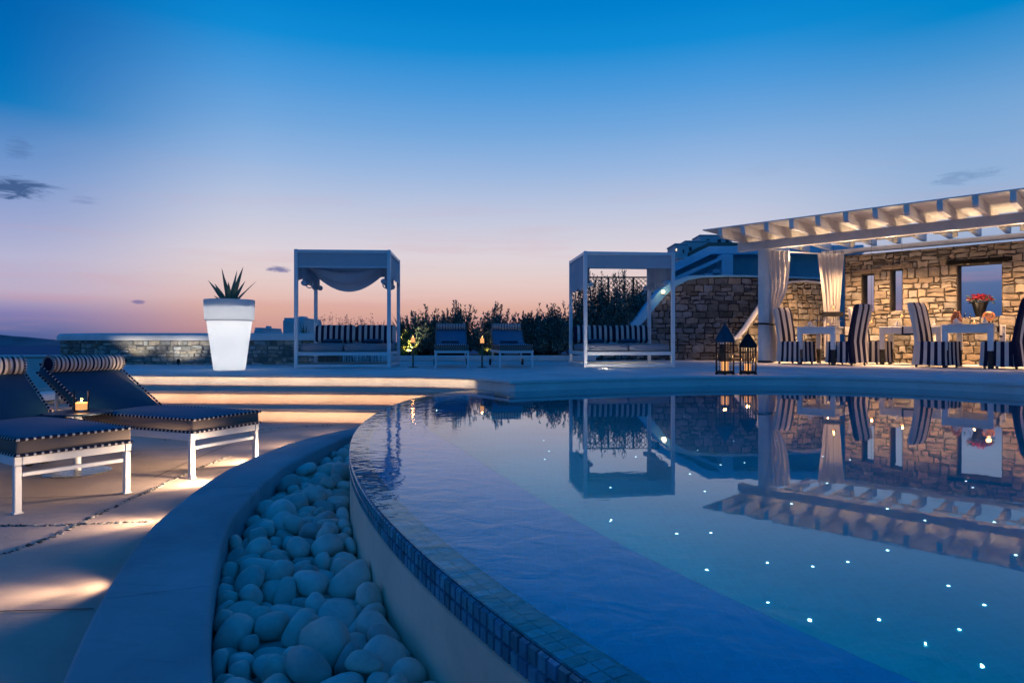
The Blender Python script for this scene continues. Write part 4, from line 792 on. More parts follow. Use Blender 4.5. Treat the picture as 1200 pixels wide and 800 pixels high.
# big rubble wall with curved end behind the lanterns
def gx(px, Y): return (px - 600) / F * Y
def gz(py, Y): return CZ - (py - 400) / F * Y
YB = 15.9
bw_pts = [(690, 424), (725, 402), (745, 386), (757, 373), (768, 359), (780, 345), (792, 335), (806, 328), (822, 325), (850, 324), (905, 325), (960, 327)]
bx0 = gx(690, YB)
bprof = [(gx(a, YB) - bx0, gz(b, YB) - .0) for a, b in bw_pts]
bw = thing('rubble_wall', 'tall dark rubble stone wall with swooping pale blue edge behind the two lanterns', 'stone wall', (bx0, YB, 0))
masonry(bw, bprof[-1][0], lambda x: interp(x, bprof), -.1, .4, seed=11, smat='stone_dark', row=(.08, .20), wid=(.10, .34))
mb = MB(); pth = [(x, .20, z - .01) for x, z in bprof]
mb.ribbon([Vector(p) for p in pth], .50, [.20] * 6 + [.17, .12, .07, .05, .05, .05], 0, .02); mb.build('white_edge', MAT['bluewash'], bw, smooth=45)
# wall lamp on that edge
p = atd(777, 342, YB - .12)
wl_ = thing('wall_lamp', 'small bright globe wall lamp on the pale blue edge of the rubble wall', 'wall lamp', p)
mb = MB(); mb.lathe([(0, -.05), (.035, -.04), (.05, 0), (.035, .04), (0, .05)], 14); mb.build('globe', MAT['bulb'], wl_, smooth=180)
mb = MB(); mb.tube([(0, .02, 0), (.03, .06, -.05), (.05, .16, -.06)], .012, 8); mb.lathe([(0, -.06), (.04, -.055), (.045, -.045), (0, -.045)], 12); mb.build('bracket', MAT['darkmetal'], wl_)
lamp('wall_lamp_light', 'POINT', p + Vector((0, -.12, 0)), 1.5, WARM2, .05)

# white staircase building behind the rubble wall
YS = 18.2
sw = thing('stair_building', 'blue-washed stepped staircase building in dusk shade above the rubble wall', 'building', (gx(780, YS), YS, 0))
def px_poly(mb, pts, Y, depth, mi=0):
    o = sw.location; vs = [(gx(a, Y) - o.x, Y - o.y, gz(b, Y)) for a, b in pts]; n = len(vs)
    tri = tessellate_polygon([[Vector((v[0], v[2], 0)) for v in vs]])
    bk = [(v[0], v[1] + depth, v[2]) for v in vs]
    fs = [tuple(x) for x in tri] + [tuple(i + n for i in x) for x in tri] + [(i, (i + 1) % n, (i + 1) % n + n, i + n) for i in range(n)]
    mb.add(vs + bk, fs, mi)
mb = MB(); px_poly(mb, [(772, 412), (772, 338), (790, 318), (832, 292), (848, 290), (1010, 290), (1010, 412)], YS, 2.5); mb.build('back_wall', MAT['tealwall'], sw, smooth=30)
mb = MB(); px_poly(mb, [(768, 332), (768, 322), (790, 309), (831, 288.5), (1012, 287), (1012, 297), (834, 297.5), (790, 318.5)], YS - .35, .6); mb.build('parapet', MAT['bluewash'], sw, smooth=30)
mb = MB(); px_poly(mb, [(766, 338), (790, 325), (851, 298), (853, 301), (790, 330), (766, 343)], YS - .7, .3); mb.build('stair_rail', MAT['bluewash'], sw, smooth=30)
mb = MB(); px_poly(mb, [(846, 330), (846, 298), (859, 298), (859, 330)], YS - .68, .45); mb.build('pillar', MAT['bluewash'], sw, smooth=30)
for k in range(9):
    mb = MB(); a = 772 + k * 9; px_poly(mb, [(a, 352 - k * 4.6), (a, 347.5 - k * 4.6), (a + 9, 347.5 - k * 4.6), (a + 9, 352 - k * 4.6)], YS - .5, .45); mb.build('stair_tread', MAT['bluewash'], sw, smooth=30)

# side wall of the dining terrace: curved top rising behind the column
SA = Vector((gx(848, 14.75), 14.75)); SB = Vector((gx(968, 15.45), 15.45)); dS = SB - SA; LS = dS.length
def s_on(px):   # distance along the wall of a photo column
    k = (px - 600) / F; return (k * SA.y - SA.x) / (dS.x / LS - k * dS.y / LS)
s_pts = [(848, 401), (860, 397.5), (868, 393), (876, 383), (884, 371), (892, 360), (902, 346), (914, 334), (928, 329.5), (944, 328.5), (968, 331)]
sprof = []
for a, b in s_pts:
    s_ = s_on(a); Y = SA.y + dS.y / LS * s_; sprof.append((s_, gz(b, Y) - .03))
sd = thing('side_wall', 'rough lamp-lit stone side wall with arched white top between the two curtains', 'stone wall', (SA.x, SA.y, 0), math.atan2(dS.y, dS.x))
masonry(sd, LS, lambda x: interp(x, sprof), -.05, .16, seed=21, row=(.08, .20), wid=(.10, .28))
mb = MB(); mb.ribbon([(x, .08, z - .01) for x, z in sprof], .20, .045, 0, .015); mb.build('white_edge', MAT['white'], sd, smooth=45)

# back wall of the dining terrace with its openings
U = Vector((.717, -.698)).normalized(); NV = Vector((-U.y, U.x))
W0 = Vector((7.47, 14.56))
def w_on(px): k = (px - 600) / F; return (k * W0.y - W0.x) / (U.x - k * U.y)
T1, T2, T3 = (w_on(1010), w_on(1024)), (w_on(1043.5), w_on(1057.5)), (w_on(1122), w_on(1174))
ops = [(T1[0], T1[1], 1.12, 1.94), (T2[0], T2[1], 1.12, 2.0), (T3[0], T3[1], .95, 2.0)]
kw = thing('dining_wall', 'warm lamp-lit rubble stone wall with one square opening and two narrow window slits', 'stone wall', (W0.x, W0.y, 0), math.atan2(U.y, U.x))
masonry(kw, 8.5, lambda x: 2.38, -.05, .42, ops, seed=33, row=(.06, .18), wid=(.08, .32), both=False)
for (a, b, z0_, z1_) in ops:
    mb = MB(); mb.box(((a + b) / 2, .10, z1_ + .055), (b - a + .34, .30, .09), .012); mb.build('lintel', MAT['wood'] if b - a < .5 else MAT['stone'], kw)
    mb = MB(); mb.box(((a + b) / 2, .2, z0_ - .018), (b - a - .006, .40, .035), .008); mb.build('sill', MAT['mortar'], kw)

# ------------------------------------------------------------------ pergola
A0 = Vector((5.53, 14.15))
pg = thing('pergola', 'long white timber pergola over the dining terrace lit from below', 'pergola', (A0.x, A0.y, 0), math.atan2(U.y, U.x))
def loc2(t, n): return A0 + U * t + NV * n
mb = MB(); mb.lathe([(.150, 0), (.150, 2.47)], 28, (0, .0, 0), 0, True); mb.build('column', MAT['white'], pg)
mb = MB(); mb.lathe([(.165, 0), (.165, .04), (.158, .045)], 28, (0, 0, .001), 0, True); mb.build('column_base', MAT['mortar'], pg)
mb = MB(); mb.lathe([(.150, 0), (.150, 2.47)], 28, (7.6, .0, 0), 0, True); mb.build('column', MAT['white'], pg)
mb = MB(); mb.box((3.7, 0, 2.562), (8.6, .16, .184), .012); mb.build('beam', MAT['beam'], pg)
mb = MB(); mb.box((4.7, 2.0, 2.52), (8.4, .12, .10), .01); mb.build('wall_plate', MAT['beam'], pg)
for k in range(18):
    x = -.46 + k * .49
    mb = MB(); vs = []
    # slender rafter, its front tip cut on the slant
    y0, y1, zb, zt = -1.20, 2.45, 2.645, 2.825
    for sx in (-.042, .042):
        vs += [(x + sx, y0 + .02, zt - .14), (x + sx, y0 + .07, zb), (x + sx, y1, zb), (x + sx, y1, zt), (x + sx, y0, zt)]
    mb.add(vs, [(0, 1, 2, 3, 4), (9, 8, 7, 6, 5)] + [(i, (i + 1) % 5, (i + 1) % 5 + 5, i + 5) for i in range(5)]); mb.build('rafter', MAT['beam'], pg)
# pale boards laid over the rafters of the front half
for k in range(20):
    y = -1.215 + k * .106
    mb = MB(); mb.box((3.7, y + .05, 2.8385), (9.1, .102, .022), .003); mb.build('roof_board', MAT['beam'], pg)
# curtain rail from column to back wall
mb = MB(); mb.tube([(.1, .14, 2.44), (.95, 1.9, 2.44)], .014, 8); mb.build('curtain_rail', MAT['paint'], pg)

# downlights fixed under the rafters
dl = None
for k, tt in enumerate((.55, 1.5, 2.30, 3.32, 4.35, 5.4)):
    q = loc2(tt, .55 if k == 0 else .85); zz = 2.55
    lab = ['pergola downlight nearest the curtained column', 'pergola downlight above the striped chair by the stone wall slits', 'bright pergola downlight over the middle white table', 'bright pergola downlight above the flowerpot window', 'pergola downlight beyond the flowerpot window', 'pergola downlight at the far right end of the beam'][k]
    t = thing('downlight', lab, 'downlight', (q.x, q.y, zz), 0, 'pergola downlights')
    if dl is None:
        mb = MB(); mb.lathe([(.045, 0), (.045, -.09), (.040, -.09), (.036, -.05)], 16); mb.lathe([(0, .001), (.045, .001)], 16); mb.box((0, 0, .02), (.10, .7, .03)); a = mb.build('housing', MAT['steel'], t)
        a.rotation_euler = (0, 0, math.atan2(U.y, U.x) + PI / 2)
        mb = MB(); mb.lathe([(0, -.072), (.012, -.070), (.020, -.055)], 14); mb.build('bulb', MAT['bulb'], t, smooth=180); dl = t
    else:
        for ch in kids(dl):
            c = ch.copy(); COL.objects.link(c); c.parent = t
    lamp('downlight_beam', 'SPOT', (q.x, q.y, zz - .10), 330 if k == 0 else 330, WARM, .03, spot_size=R_(112), spot_blend=.8, aim=(NV.x * .05, NV.y * .05, -1))
    lamp('rafter_fill', 'SPOT', (q.x - NV.x * .25, q.y - NV.y * .25, zz - .36), 26, WARM2, .05, spot_size=R_(172), spot_blend=.15, aim=(-NV.x * .12, -NV.y * .12, 1))  # added upward fill for rafters and boards, not part of the fitting

# ------------------------------------------------------------------ curtains
def curtain(t, path, z_top, z_bot, hw, tie_z, tie_x, pleats, dirv, seed):
    """gathered cloth: hw(v) half width, cx(v) centre offset along dirv"""
    d = Vector((dirv[0], dirv[1], 0)).normalized(); nn = Vector((-d.y, d.x, 0)); rnd = random.Random(seed); ph = [rnd.uniform(0, 6) for _ in range(4)]
    mb = MB()
    def fn(u, v):
        z = lerp(z_top, z_bot, v); h = interp(z, hw); c = interp(z, tie_x)
        am = interp(z, [(z_bot, .05), (tie_z, .028), (z_top, .035)])
        x = c + (u * 2 - 1) * h
        y = am * math.sin(u * pleats * 2 * PI + ph[0] + .5 * math.sin(v * 5 + ph[1])) + am * .4 * math.sin(u * pleats * 4.3 * PI + ph[2] + v * 3)
        p = d * x + nn * y; return (p.x, p.y, z)
    mb.grid(fn, 110, 50); return mb.build('cloth', MAT['curtain'], t, smooth=180, recalc=False)
ca = atd(905, 400, 14.0); ct = thing('curtain', 'ivory curtain gathered and tied back against the round white column', 'curtain', (ca.x, ca.y, 0), 0, 'pergola curtains')
curtain(ct, None, 2.41, .02, [(.02, .10), (.45, .10), (.80, .065), (.86, .06), (1.1, .10), (1.5, .19), (2.0, .26), (2.41, .28)], .83, [(.02, .07), (.5, .03), (.83, -.03), (1.1, .02), (1.6, .13), (2.41, .13)], 5, (1, .05), 3)
mb = MB(); mb.tube([(-.03 + .40 * math.cos(a) * .62 - .10, .05 + .2 * math.sin(a), .83 + .012 * math.sin(2 * a)) for a in [2 * PI * i / 30 for i in range(31)]], .022, 8); mb.build('tie_band', MAT['darkmetal'], ct)
mb = MB()
for k in range(5): mb.tube([(.10 + .012 * k, -.10, .83), (.115 + .012 * k, -.12, .6), (.10 + .015 * k, -.11, .30)], [.010, .016, .022], 7)
mb.build('tassel', MAT['stripe_dark'], ct)
cb = atd(974, 400, 14.35); ct2 = thing('curtain', 'ivory curtain hanging with a dark tie band in front of the stone wall end', 'curtain', (cb.x, cb.y, 0), 0, 'pergola curtains')
curtain(ct2, None, 2.40, .12, [(.12, .19), (.9, .19), (1.05, .18), (1.5, .22), (2.40, .31)], 1.0, [(.12, .02), (1.0, .03), (1.6, .03), (2.4, .0)], 6, (1, .1), 9)
mb = MB(); mb.lathe([(.20, -.055), (.225, -.05), (.225, .05), (.20, .055)], 26, (.03, 0, 1.06)); 
for i, v in enumerate(mb.v): mb.v[i] = (.03 + (v[0] - .03) * 1.05, v[1] * .42, v[2])
mb.build('tie_band', MAT['black'], ct2)
mb = MB()
for k in range(4):
    a = 2 * PI / 14
    mb.tube([(-.25 + k * .165 + .025 * math.cos(a * i), .0, 2.43 + .03 * math.sin(a * i)) for i in range(15)], .006, 6)
mb.build('curtain_ring', MAT['darkmetal'], ct2)

# ------------------------------------------------------------------ striped chairs
def stripes_col(i, n0=1): return 0 if (i // n0) % 2 == 0 else 1
def make_chair(label, cat='dining chair'):
    t = thing('dining_chair', label, cat, (0, 0, 0), 0, 'striped chairs at the dining tables')
    W_, D_, H = .46, .48, .46
    # skirted seat cover: four striped sides hanging from a striped top, a little flared and wavy
    mb = MB(); per = []
    npx, npy = 24, 24
    for i in range(npx): per.append((-D_ / 2 + D_ * i / npx, -W_ / 2))
    for i in range(npy): per.append((D_ / 2, -W_ / 2 + W_ * i / npy))
    for i in range(npx): per.append((D_ / 2 - D_ * i / npx, W_ / 2))
    for i in range(npy): per.append((-D_ / 2, W_ / 2 - W_ * i / npy))
    n = len(per); rows = [(H, .985), (H - .012, 1.0), (H - .14, 1.01), (H - .30, 1.03), (.045, 1.065)]
    vs = []
    for k, (z, s) in enumerate(rows):
        for i, (x, y) in enumerate(per):
            w = 1 + (.012 * math.sin(i * 1.05) + .008 * math.sin(i * .41)) * k / 4
            vs.append((x * s * w, y * s * w, z))
    fs = []; ms = []
    for k in range(4):
        for i in range(n):
            fs.append((k * n + i, k * n + (i + 1) % n, (k + 1) * n + (i + 1) % n, (k + 1) * n + i)); ms.append(1 if (i % 6) < 3 else 0)
    mb.add(vs, fs, ms)
    for i in range(24):
        y0 = -W_ / 2 * .985 + W_ * .985 * i / 24; y1 = y0 + W_ * .985 / 24
        mb.add([(-D_ / 2 * .985, y0, H), (D_ / 2 * .985, y0, H), (D_ / 2 * .985, y1, H), (-D_ / 2 * .985, y1, H)], [(0, 1, 2, 3)], 1 if (i % 6) < 3 else 0)
    mb.build('seat_cover', [MAT['stripe_dark'], MAT['stripe_pale']], t, smooth=40, recalc=False)
    # tall back, curved backwards, rounded top, skirt to the floor behind
    mb = MB()
    nz = 14; prof = []
    for k in range(nz + 1):
        v = k / nz; z = lerp(.05, 1.17, v); xo = -D_ / 2 - .02 - .13 * max(0, (z - .46) / .7) ** 1.3 - (.05 * max(0, (.46 - z) / .46)); prof.append((xo, z))
    ny = 18; vs = []; th = .085
    for side in (0, 1):
        for k, (xo, z) in enumerate(prof):
            tk = th * (.55 if k == nz else 1)
            for i in range(ny + 1):
                y = (i / ny - .5) * (W_ + .01); e = 1 - .28 * abs(i / ny * 2 - 1) ** 8
                vs.append((xo + (tk / 2 * e if side else -tk / 2 * e) + .006 * math.sin(i * 1.1 + k * .35), y, z + (-.018 * abs(i / ny * 2 - 1) ** 6 if k == nz else 0)))
    m_ = (nz + 1) * (ny + 1); fs = []; ms = []
    for side in (0, 1):
        for k in range(nz):
            for i in range(ny):
                a = side * m_ + k * (ny + 1) + i; fs.append((a, a + 1, a + ny + 2, a + ny + 1)); ms.append(1 if (i % 6) < 3 else 0)
    for k in range(nz):
        for i in (0, ny):
            a = k * (ny + 1) + i; b = a + ny + 1; fs.append((a, b, b + m_, a + m_)); ms.append(1 if i == 0 else 0)
    for i in range(ny):
        a = nz * (ny + 1) + i; fs.append((a, a + 1, a + 1 + m_, a + m_)); ms.append(1 if (i % 6) < 3 else 0)
    mb.add(vs, fs, ms); mb.build('backrest', [MAT['stripe_dark'], MAT['stripe_pale']], t, smooth=50, recalc=True)
    for sx in (-1, 1):
        for sy in (-1, 1):
            mb = MB(); mb.bar((sx * .20 - (.08 if sx < 0 else 0), sy * .19, 0), (sx * .19, sy * .19, .44), .03, .03, .004); mb.build('leg', MAT['black'], t)
    return t
def ang_of(v): return math.atan2(v.y, v.x)
TA = Vector((6.17, 12.97)); TC = Vector((7.92, 11.22)); TB = Vector((7.86, 12.72))
ch0 = make_chair('striped chair left of the table nearest the curtains, back towards the column')
ch0.location = (TA - U * .46).to_3d(); ch0.rotation_euler = (0, 0, ang_of(U) - .36)
def chair(pos, face, label, turn=-.34): return copy_tree(ch0, (pos.x, pos.y, 0), ang_of(face) + turn, label)
chair(TA + U * .44 + NV * .05, -U, 'striped chair with tall curved back right of the table nearest the curtains')
chair(Vector((7.36, 13.2)), U, 'striped chair standing by the narrow window slits of the stone wall')
chair(TC - U * .46, U, 'striped chair left of the front table below the stone window')
chair(TC + U * .48 - NV * .02, -U, 'blue shaded striped chair at the right end of the front table')

# ------------------------------------------------------------------ tables, laid for dinner
def make_table(pos, label, lu, ln, rz):
    t = thing('dining_table', label, 'dining table', (pos.x, pos.y, 0), rz, 'white dining tables')
    mb = MB(); mb.box((0, 0, .735), (lu, ln, .03), .006); mb.build('tabletop', MAT['paint'], t)
    mb = MB()
    for s in (-1, 1):
        mb.box((0, s * (ln / 2 - .035), .665), (lu - .04, .024, .108), .004); mb.box((s * (lu / 2 - .035), 0, .665), (.024, ln - .1, .108), .004)
    mb.build('apron', MAT['paint'], t)
    for sx in (-1, 1):
        for sy in (-1, 1):
            l = MB(); l.box((sx * (lu / 2 - .045), sy * (ln / 2 - .045), .51), (.085, .085, .415), .006); lo = l.build('leg', MAT['paint'], t)
            l = MB(); l.box((sx * (lu / 2 - .045), sy * (ln / 2 - .045), .15), (.072, .072, .30), .006); l.build('leg_tip', MAT['black'], lo)
    return t
rzU = ang_of(U)
make_table(TA + NV * .30, 'white table nearest the curtained column with two striped chairs', .72, 1.15, rzU)
make_table(TC + NV * .42, 'front white table under the square stone window, shaded blue towards the pool', .74, 1.35, rzU)
make_table(TB + NV * .10, 'white table set against the stone wall between the other tables', 1.05, .72, rzU)
def on_table(tp, u, n): v = tp + U * u + NV * n; return Vector((v.x, v.y, .7515))
# runners with dark borders hanging over the side
def runner(tp, u0, n0, wid, label, long_u=True, drop=.19, edge=.36):
    t = thing('table_runner', label, 'table runner', on_table(tp, u0, n0), rzU, 'table runners')
    for nm, dw, zo, mt in (('border', wid, 0, MAT['stripe_dark']), ('cloth', wid - .07, .0025, MAT['linen'])):
        mb = MB(); prof = [(-edge, .002 + zo), (edge, .002 + zo), (edge + .006 + zo, -.012), (edge + .009 + zo, -drop + (0 if nm == 'border' else .035))]
        if not long_u: prof = [(y, z) for y, z in prof]
        vs = []
        for (x, z) in prof:
            for s in (-1, 1): vs.append((x, s * dw / 2, z) if long_u else (s * dw / 2, -x, z))
        mb.add(vs, [(2 * i, 2 * i + 1, 2 * i + 3, 2 * i + 2) for i in range(len(prof) - 1)]); mb.build(nm, mt, t, smooth=30, recalc=False)
    return t
runner(TA + NV * .30, 0, 0.12, .36, 'navy edged white runner over the side of the table by the curtains', True, .2, .362)
runner(TC + NV * .42, 0, 0.0, .38, 'navy edged white runner over the side of the front table', True, .22, .372)
runner(TB + NV * .10, .05, 0.0, .36, 'navy edged white runner hanging over the front of the wall table', False, .17, .362)
# wine glasses
wg = None
def wineglass(p, label):
    global wg
    if wg is None:
        wg = thing('wine_glass', label, 'wine glass', p, 0, 'wine glasses on the tables')
        mb = MB(); mb.lathe([(.0, .115), (.022, .118), (.043, .142), (.047, .168), (.042, .195), (.036, .215)], 18); mb.build('bowl', MAT['glass'], wg, smooth=180)
        mb = MB(); mb.lathe([(.036, .0), (.034, .004), (.006, .010), (.004, .06), (.006, .113), (.0, .116)], 14); mb.build('stem', MAT['glass'], wg, smooth=180); return wg
    return copy_tree(wg, p, 0, label)
for (tp, u, n, lab) in ((TA, -.10, .02, 'left of a pair of wine glasses on the table by the curtains'), (TA, .02, .05, 'inner right wine glass of the pair by the curtains'), (TA, .22, .20, 'left glass of the pair beside the runner near the curtain'), (TA, .30, .27, 'right glass of the pair beside the runner near the curtain'),
                       (TC, -.18, .35, 'outermost left wine glass on the front table'), (TC, -.08, .30, 'second wine glass from the left on the front table'), (TC, .14, .32, 'third wine glass from the left, before the orange globe'), (TC, .24, .30, 'rightmost wine glass on the front table')):
    wineglass(on_table(tp, u, n), lab)
pl = None
for (tp, u, n, lab) in ((TA, -.2, .0, 'white plate on the left end of the curtain table'), (TA, .22, .0, 'white plate on the right end of the curtain table'), (TC, -.2, .05, 'white plate at the left place of the front table'), (TC, .22, .06, 'white plate at the right place of the front table'), (TB, -.3, .1, 'white plate on the wall table left of the runner'), (TB, .34, .12, 'white plate on the wall table right of the runner')):
    mb = MB(); mb.lathe([(0, .003), (.07, .003), (.10, .010), (.125, .018), (.126, .015), (.10, .004), (.07, 0)], 26)
    if pl is None: pl = mb.build('plate', MAT['paint'], smooth=60); o = pl
    else: o = pl.copy(); COL.objects.link(o)
    o.location = on_table(tp, u, n) + Vector((0, 0, .004)); tag(o, lab, 'plate', 'plates on the tables')
nk = None
for (tp, u, n, lab) in ((TB, -.3, .1, 'folded white napkin standing on the left wall-table plate'), (TB, .34, .12, 'folded white napkin standing on the right wall-table plate'), (TC, -.2, .05, 'folded white napkin on the front table beside the left chair'), (TC, .22, .06, 'folded white napkin on the front table beside the right chair'), (TA, -.2, 0, 'folded napkin on the curtain table near the left chair')):
    if nk is None:
        mb = MB(); rn = random.Random(2)
        mb.grid(lambda u, v: ((u - .5) * .15 * (1 - v * .7) + .01 * math.sin(v * 7), .03 * math.cos(u * 9) * (1 - v) + .01, .012 + v * .085 + .012 * math.sin(u * 6)), 14, 8); nk = mb.build('napkin', MAT['linen'], smooth=180, recalc=False); o = nk
    else: o = nk.copy(); COL.objects.link(o)
    o.location = on_table(tp, u, n) + Vector((0, 0, .012)); o.rotation_euler = (0, 0, u * 3); tag(o, lab, 'napkin', 'napkins on the plates')
# candle tumblers and globe lamps on the tables
def tumbler(p, label, r=.038, h=.085, fill=.55, cat='candle glass', group='candle glasses', light=1.2):
    t = thing('candle_glass', label, cat, p, 0, group)
    mb = MB(); mb.lathe([(0, .002), (r * .9, .002), (r, .008), (r * 1.04, h), (r * .98, h), (r * .93, .012), (0, .010)], 20); mb.build('glass', MAT['glass'], t, smooth=60)
    mb = MB(); mb.lathe([(0, .012), (r * .84, .012), (r * .86, h * fill), (r * .6, h * fill - .004), (0, h * fill - .006)], 18); mb.build('wax', MAT['wax'], t, smooth=60)
    mb = MB(); z = h * fill; mb.lathe([(0, z), (.005, z + .006), (.004, z + .014), (0, z + .026)], 8); mb.build('flame', MAT['flame'], t, smooth=180)
    if light: lamp('candle_light', 'POINT', Vector(p) + Vector((0, 0, h * fill + .02)), light, CANDLE, .012)
    return t
tumbler(on_table(TC, .03, .22), 'pale lit candle glass between the wine glasses of the front table', .035, .07, .8, light=.5)
tumbler(on_table(TA, .1, .12), 'small lit candle glass between the glasses on the curtain table', .032, .06, .8, light=.5)
def globe_lamp(p, label):
    t = thing('globe_lamp', label, 'table lamp', p, 0, 'orange globes on the tables')
    mb = MB(); mb.lathe([(.0, .0), (.05, .002), (.052, .012), (.02, .03), (.018, .07)], 20); mb.build('base', MAT['darkmetal'], t, smooth=50)
    mb = MB(); mb.lathe([(.018, .07), (.07, .095), (.095, .15), (.08, .21), (.045, .235), (.03, .24)], 22); mb.build('globe', MAT['wax_dim'], t, smooth=180)
    lamp('globe_light', 'POINT', Vector(p) + Vector((0, 0, .29)), .8, CANDLE, .04); return t
MAT['wax_dim'] = emat('orange_globe', (.75, .24, .07), .32)
globe_lamp(on_table(TC, .18, .62), 'round orange glowing globe behind the front table wine glasses')
t = thing('vase', 'rust-red terracotta vase at the left of the front table', 'vase', on_table(TC, -.30, .62)); tv = t
mb = MB(); mb.lathe([(0, .0), (.06, .002), (.085, .06), (.09, .14), (.06, .21), (.045, .235), (.055, .25), (.045, .25), (.035, .23)], 22); mb.build('body', MAT['terracotta'], t, smooth=60)
mb = MB(); mb.lathe([(.052, .249), (.060, .254), (.052, .259)], 22); mb.build('lip', MAT['terracotta'], t, smooth=60)

# hanging tea-light balls
def hang(px, py, Y, label):
    p = atd(px, py, Y); t = thing('hanging_candle', label, 'hanging candle', p, 0, 'hanging candle balls')
    mb = MB(); mb.lathe([(.0, -.05), (.03, -.043), (.05, -.012), (.047, .018), (.03, .04), (.022, .046)], 18); mb.build('glass_ball', MAT['glass'], t, smooth=180)
    mb = MB(); mb.lathe([(0, -.042), (.024, -.036), (.030, -.012), (0, -.010)], 14); mb.build('wax', MAT['wax'], t, smooth=60)
    mb = MB(); mb.lathe([(0, -.008), (.005, 0), (0, .02)], 8); mb.build('flame', MAT['flame'], t, smooth=180)
    mb = MB(); mb.tube([(0, 0, .045), (0, 0, 2.575 - p.z)], .003, 6); mb.tube([(.022 * math.cos(a), 0, .045 + .03 * math.sin(a)) for a in [PI * i / 8 for i in range(9)]], .003, 6); mb.build('cord', MAT['darkmetal'], t)
    lamp('candle_light', 'POINT', p + Vector((0, -.02, .03)), .7, CANDLE, .02)
hang(976.5, 360, 13.7, 'hanging candle ball on a cord in front of the ivory curtain')
hang(1021, 376, 13.35, 'hanging candle ball above the striped chair by the first window slit')
hang(1057, 369, 13.1, 'hanging candle ball in front of the second window slit')

# ------------------------------------------------------------------ lanterns by the pool
def lantern(px, pyb, h, r, label, mroof):
    p = at(px, pyb); t = thing('floor_lantern', label, 'lantern', p, R_(12), 'lanterns on the pool edge')
    hb = h * .60; n = 6; ring = lambda rr, z, k: (rr * math.cos(k * PI / 3), rr * math.sin(k * PI / 3), z)
    mb = MB(); mb.lathe([(0, .012), (r * 1.0, .012), (r * 1.06, .018), (r * 1.06, .045), (r * .98, .05), (0, .05)], 6)
    for k in range(6): mb.box(ring(r * .95, .0075, k), (.03, .03, .015))
    mb.build('base', MAT['darkmetal'], t, smooth=0)
    for k in range(6):
        mb = MB(); mb.bar(ring(r * .96, .05, k), ring(r * .96, hb, k), .018, .018, .002); mb.build('post', MAT['darkmetal'], t)
    for k in range(6):
        mb = MB(); a, b = Vector(ring(r * .93, 0, k)), Vector(ring(r * .93, 0, k + 1)); m_ = lambda f, z: (lerp(a.x, b.x, f), lerp(a.y, b.y, f), z)
        mb.add([m_(.05, .052), m_(.95, .052), m_(.95, hb - .002), m_(.05, hb - .002)], [(0, 1, 2, 3)]); pn = mb.build('glass_pane', MAT['glass'], t, smooth=0, recalc=False)
        mb = MB()
        for f in (.36, .64): mb.bar(m_(f, .052), m_(f, hb), .007, .007)
        mb.bar(m_(.04, hb * .84), m_(.96, hb * .84), .007, .007); mb.build('glazing_bar', MAT['darkmetal'], pn)
    mb = MB(); mb.lathe([(r * .9, hb), (r * 1.12, hb + .002), (r * 1.14, hb + .018), (r * 1.02, hb + .035), (r * .62, hb + (h - hb) * .45), (r * .22, h - .07), (r * .1, h - .05)], 6)
    for k in range(6): mb.bar(ring(r * 1.06, hb + .036, k), ring(r * .2, h - .066, k), .012, .012)
    mb.build('roof', mroof, t, smooth=0)
    mb = MB(); mb.lathe([(r * .12, h - .055), (r * .16, h - .045), (.008, h - .03), (.012, h - .015), (0, h)], 10); mb.build('finial', mroof, t, smooth=50)
    mb = MB(); rc = r * .38; mb.lathe([(0, .052), (rc, .052), (rc, h * .235), (rc * .8, h * .23), (0, h * .225)], 20); mb.build('candle', MAT['wax'], t, smooth=50)
    mb = MB(); mb.lathe([(0, h * .24), (.007, h * .25), (.005, h * .265), (0, h * .29)], 8); mb.build('flame', MAT['flame'], t, smooth=180)
    lamp('lantern_light', 'POINT', p + Vector((0, 0, h * .33)), 1.6, CANDLE, .02)
lantern(849.5, 438.3, .745, .138, 'taller six-sided lantern with blue zinc roof and lit candle on the pool edge', MAT['bluemetal'])
lantern(876.5, 438.3, .62, .122, 'smaller dark six-sided lantern with lit candle beside the taller one', MAT['darkmetal'])
# flower pot on the window sill
tm = (T3[0] + T3[1]) / 2 - .02
q = W0 + U * tm + NV * .2
fp = thing('flower_pot', 'black conical pot of red flowers standing in the square stone window', 'flower pot', (q.x, q.y, .951))
mb = MB(); mb.lathe([(0, 0), (.07, 0), (.072, .015), (.14, .29), (.15, .30), (.135, .30), (.12, .27), (0, .27)], 24); mb.build('pot', MAT['black'], fp, smooth=50)
def leaf_mesh(mb, p, d, L, w, rnd, tone, curl=.25):
    """one bent leaf of two quads"""
    d = d.normalized(); s = d.cross(Vector((rnd.uniform(-1, 1), rnd.uniform(-1, 1), rnd.uniform(-.3, 1)))).normalized(); n = s.cross(d)
    a = p; m_ = p + d * L * .5 + n * L * curl * .3; e = p + d * L - n * L * curl * .25
    mb.add([a, m_ - s * w / 2, m_ + s * w / 2, e], [(0, 1, 3), (0, 3, 2)], 0, tone)
rnd = random.Random(41)
lf = MB(); fl = MB()
for i in range(260):
    a = rnd.uniform(0, 2 * PI); e = rnd.uniform(-.1, 1.2); r = rnd.uniform(.05, .19)
    p = Vector((r * math.cos(a) * math.cos(e * .6) * 1.15, r * math.sin(a) * math.cos(e * .6), .30 + .13 * math.sin(e) * rnd.uniform(.4, 1)))
    d = Vector((math.cos(a), math.sin(a), rnd.uniform(-.6, .8)))
    g = rnd.uniform(.6, 1.4)
    if i % 5 < 2: leaf_mesh(lf, p, d, .075, .04, rnd, (g, g, g))
    else:
        for k in range(4): leaf_mesh(fl, p + Vector((0, 0, .03)), Vector((rnd.uniform(-1, 1), rnd.uniform(-1, 1), rnd.uniform(0, 1))), .035, .03, rnd, (g, g, g))
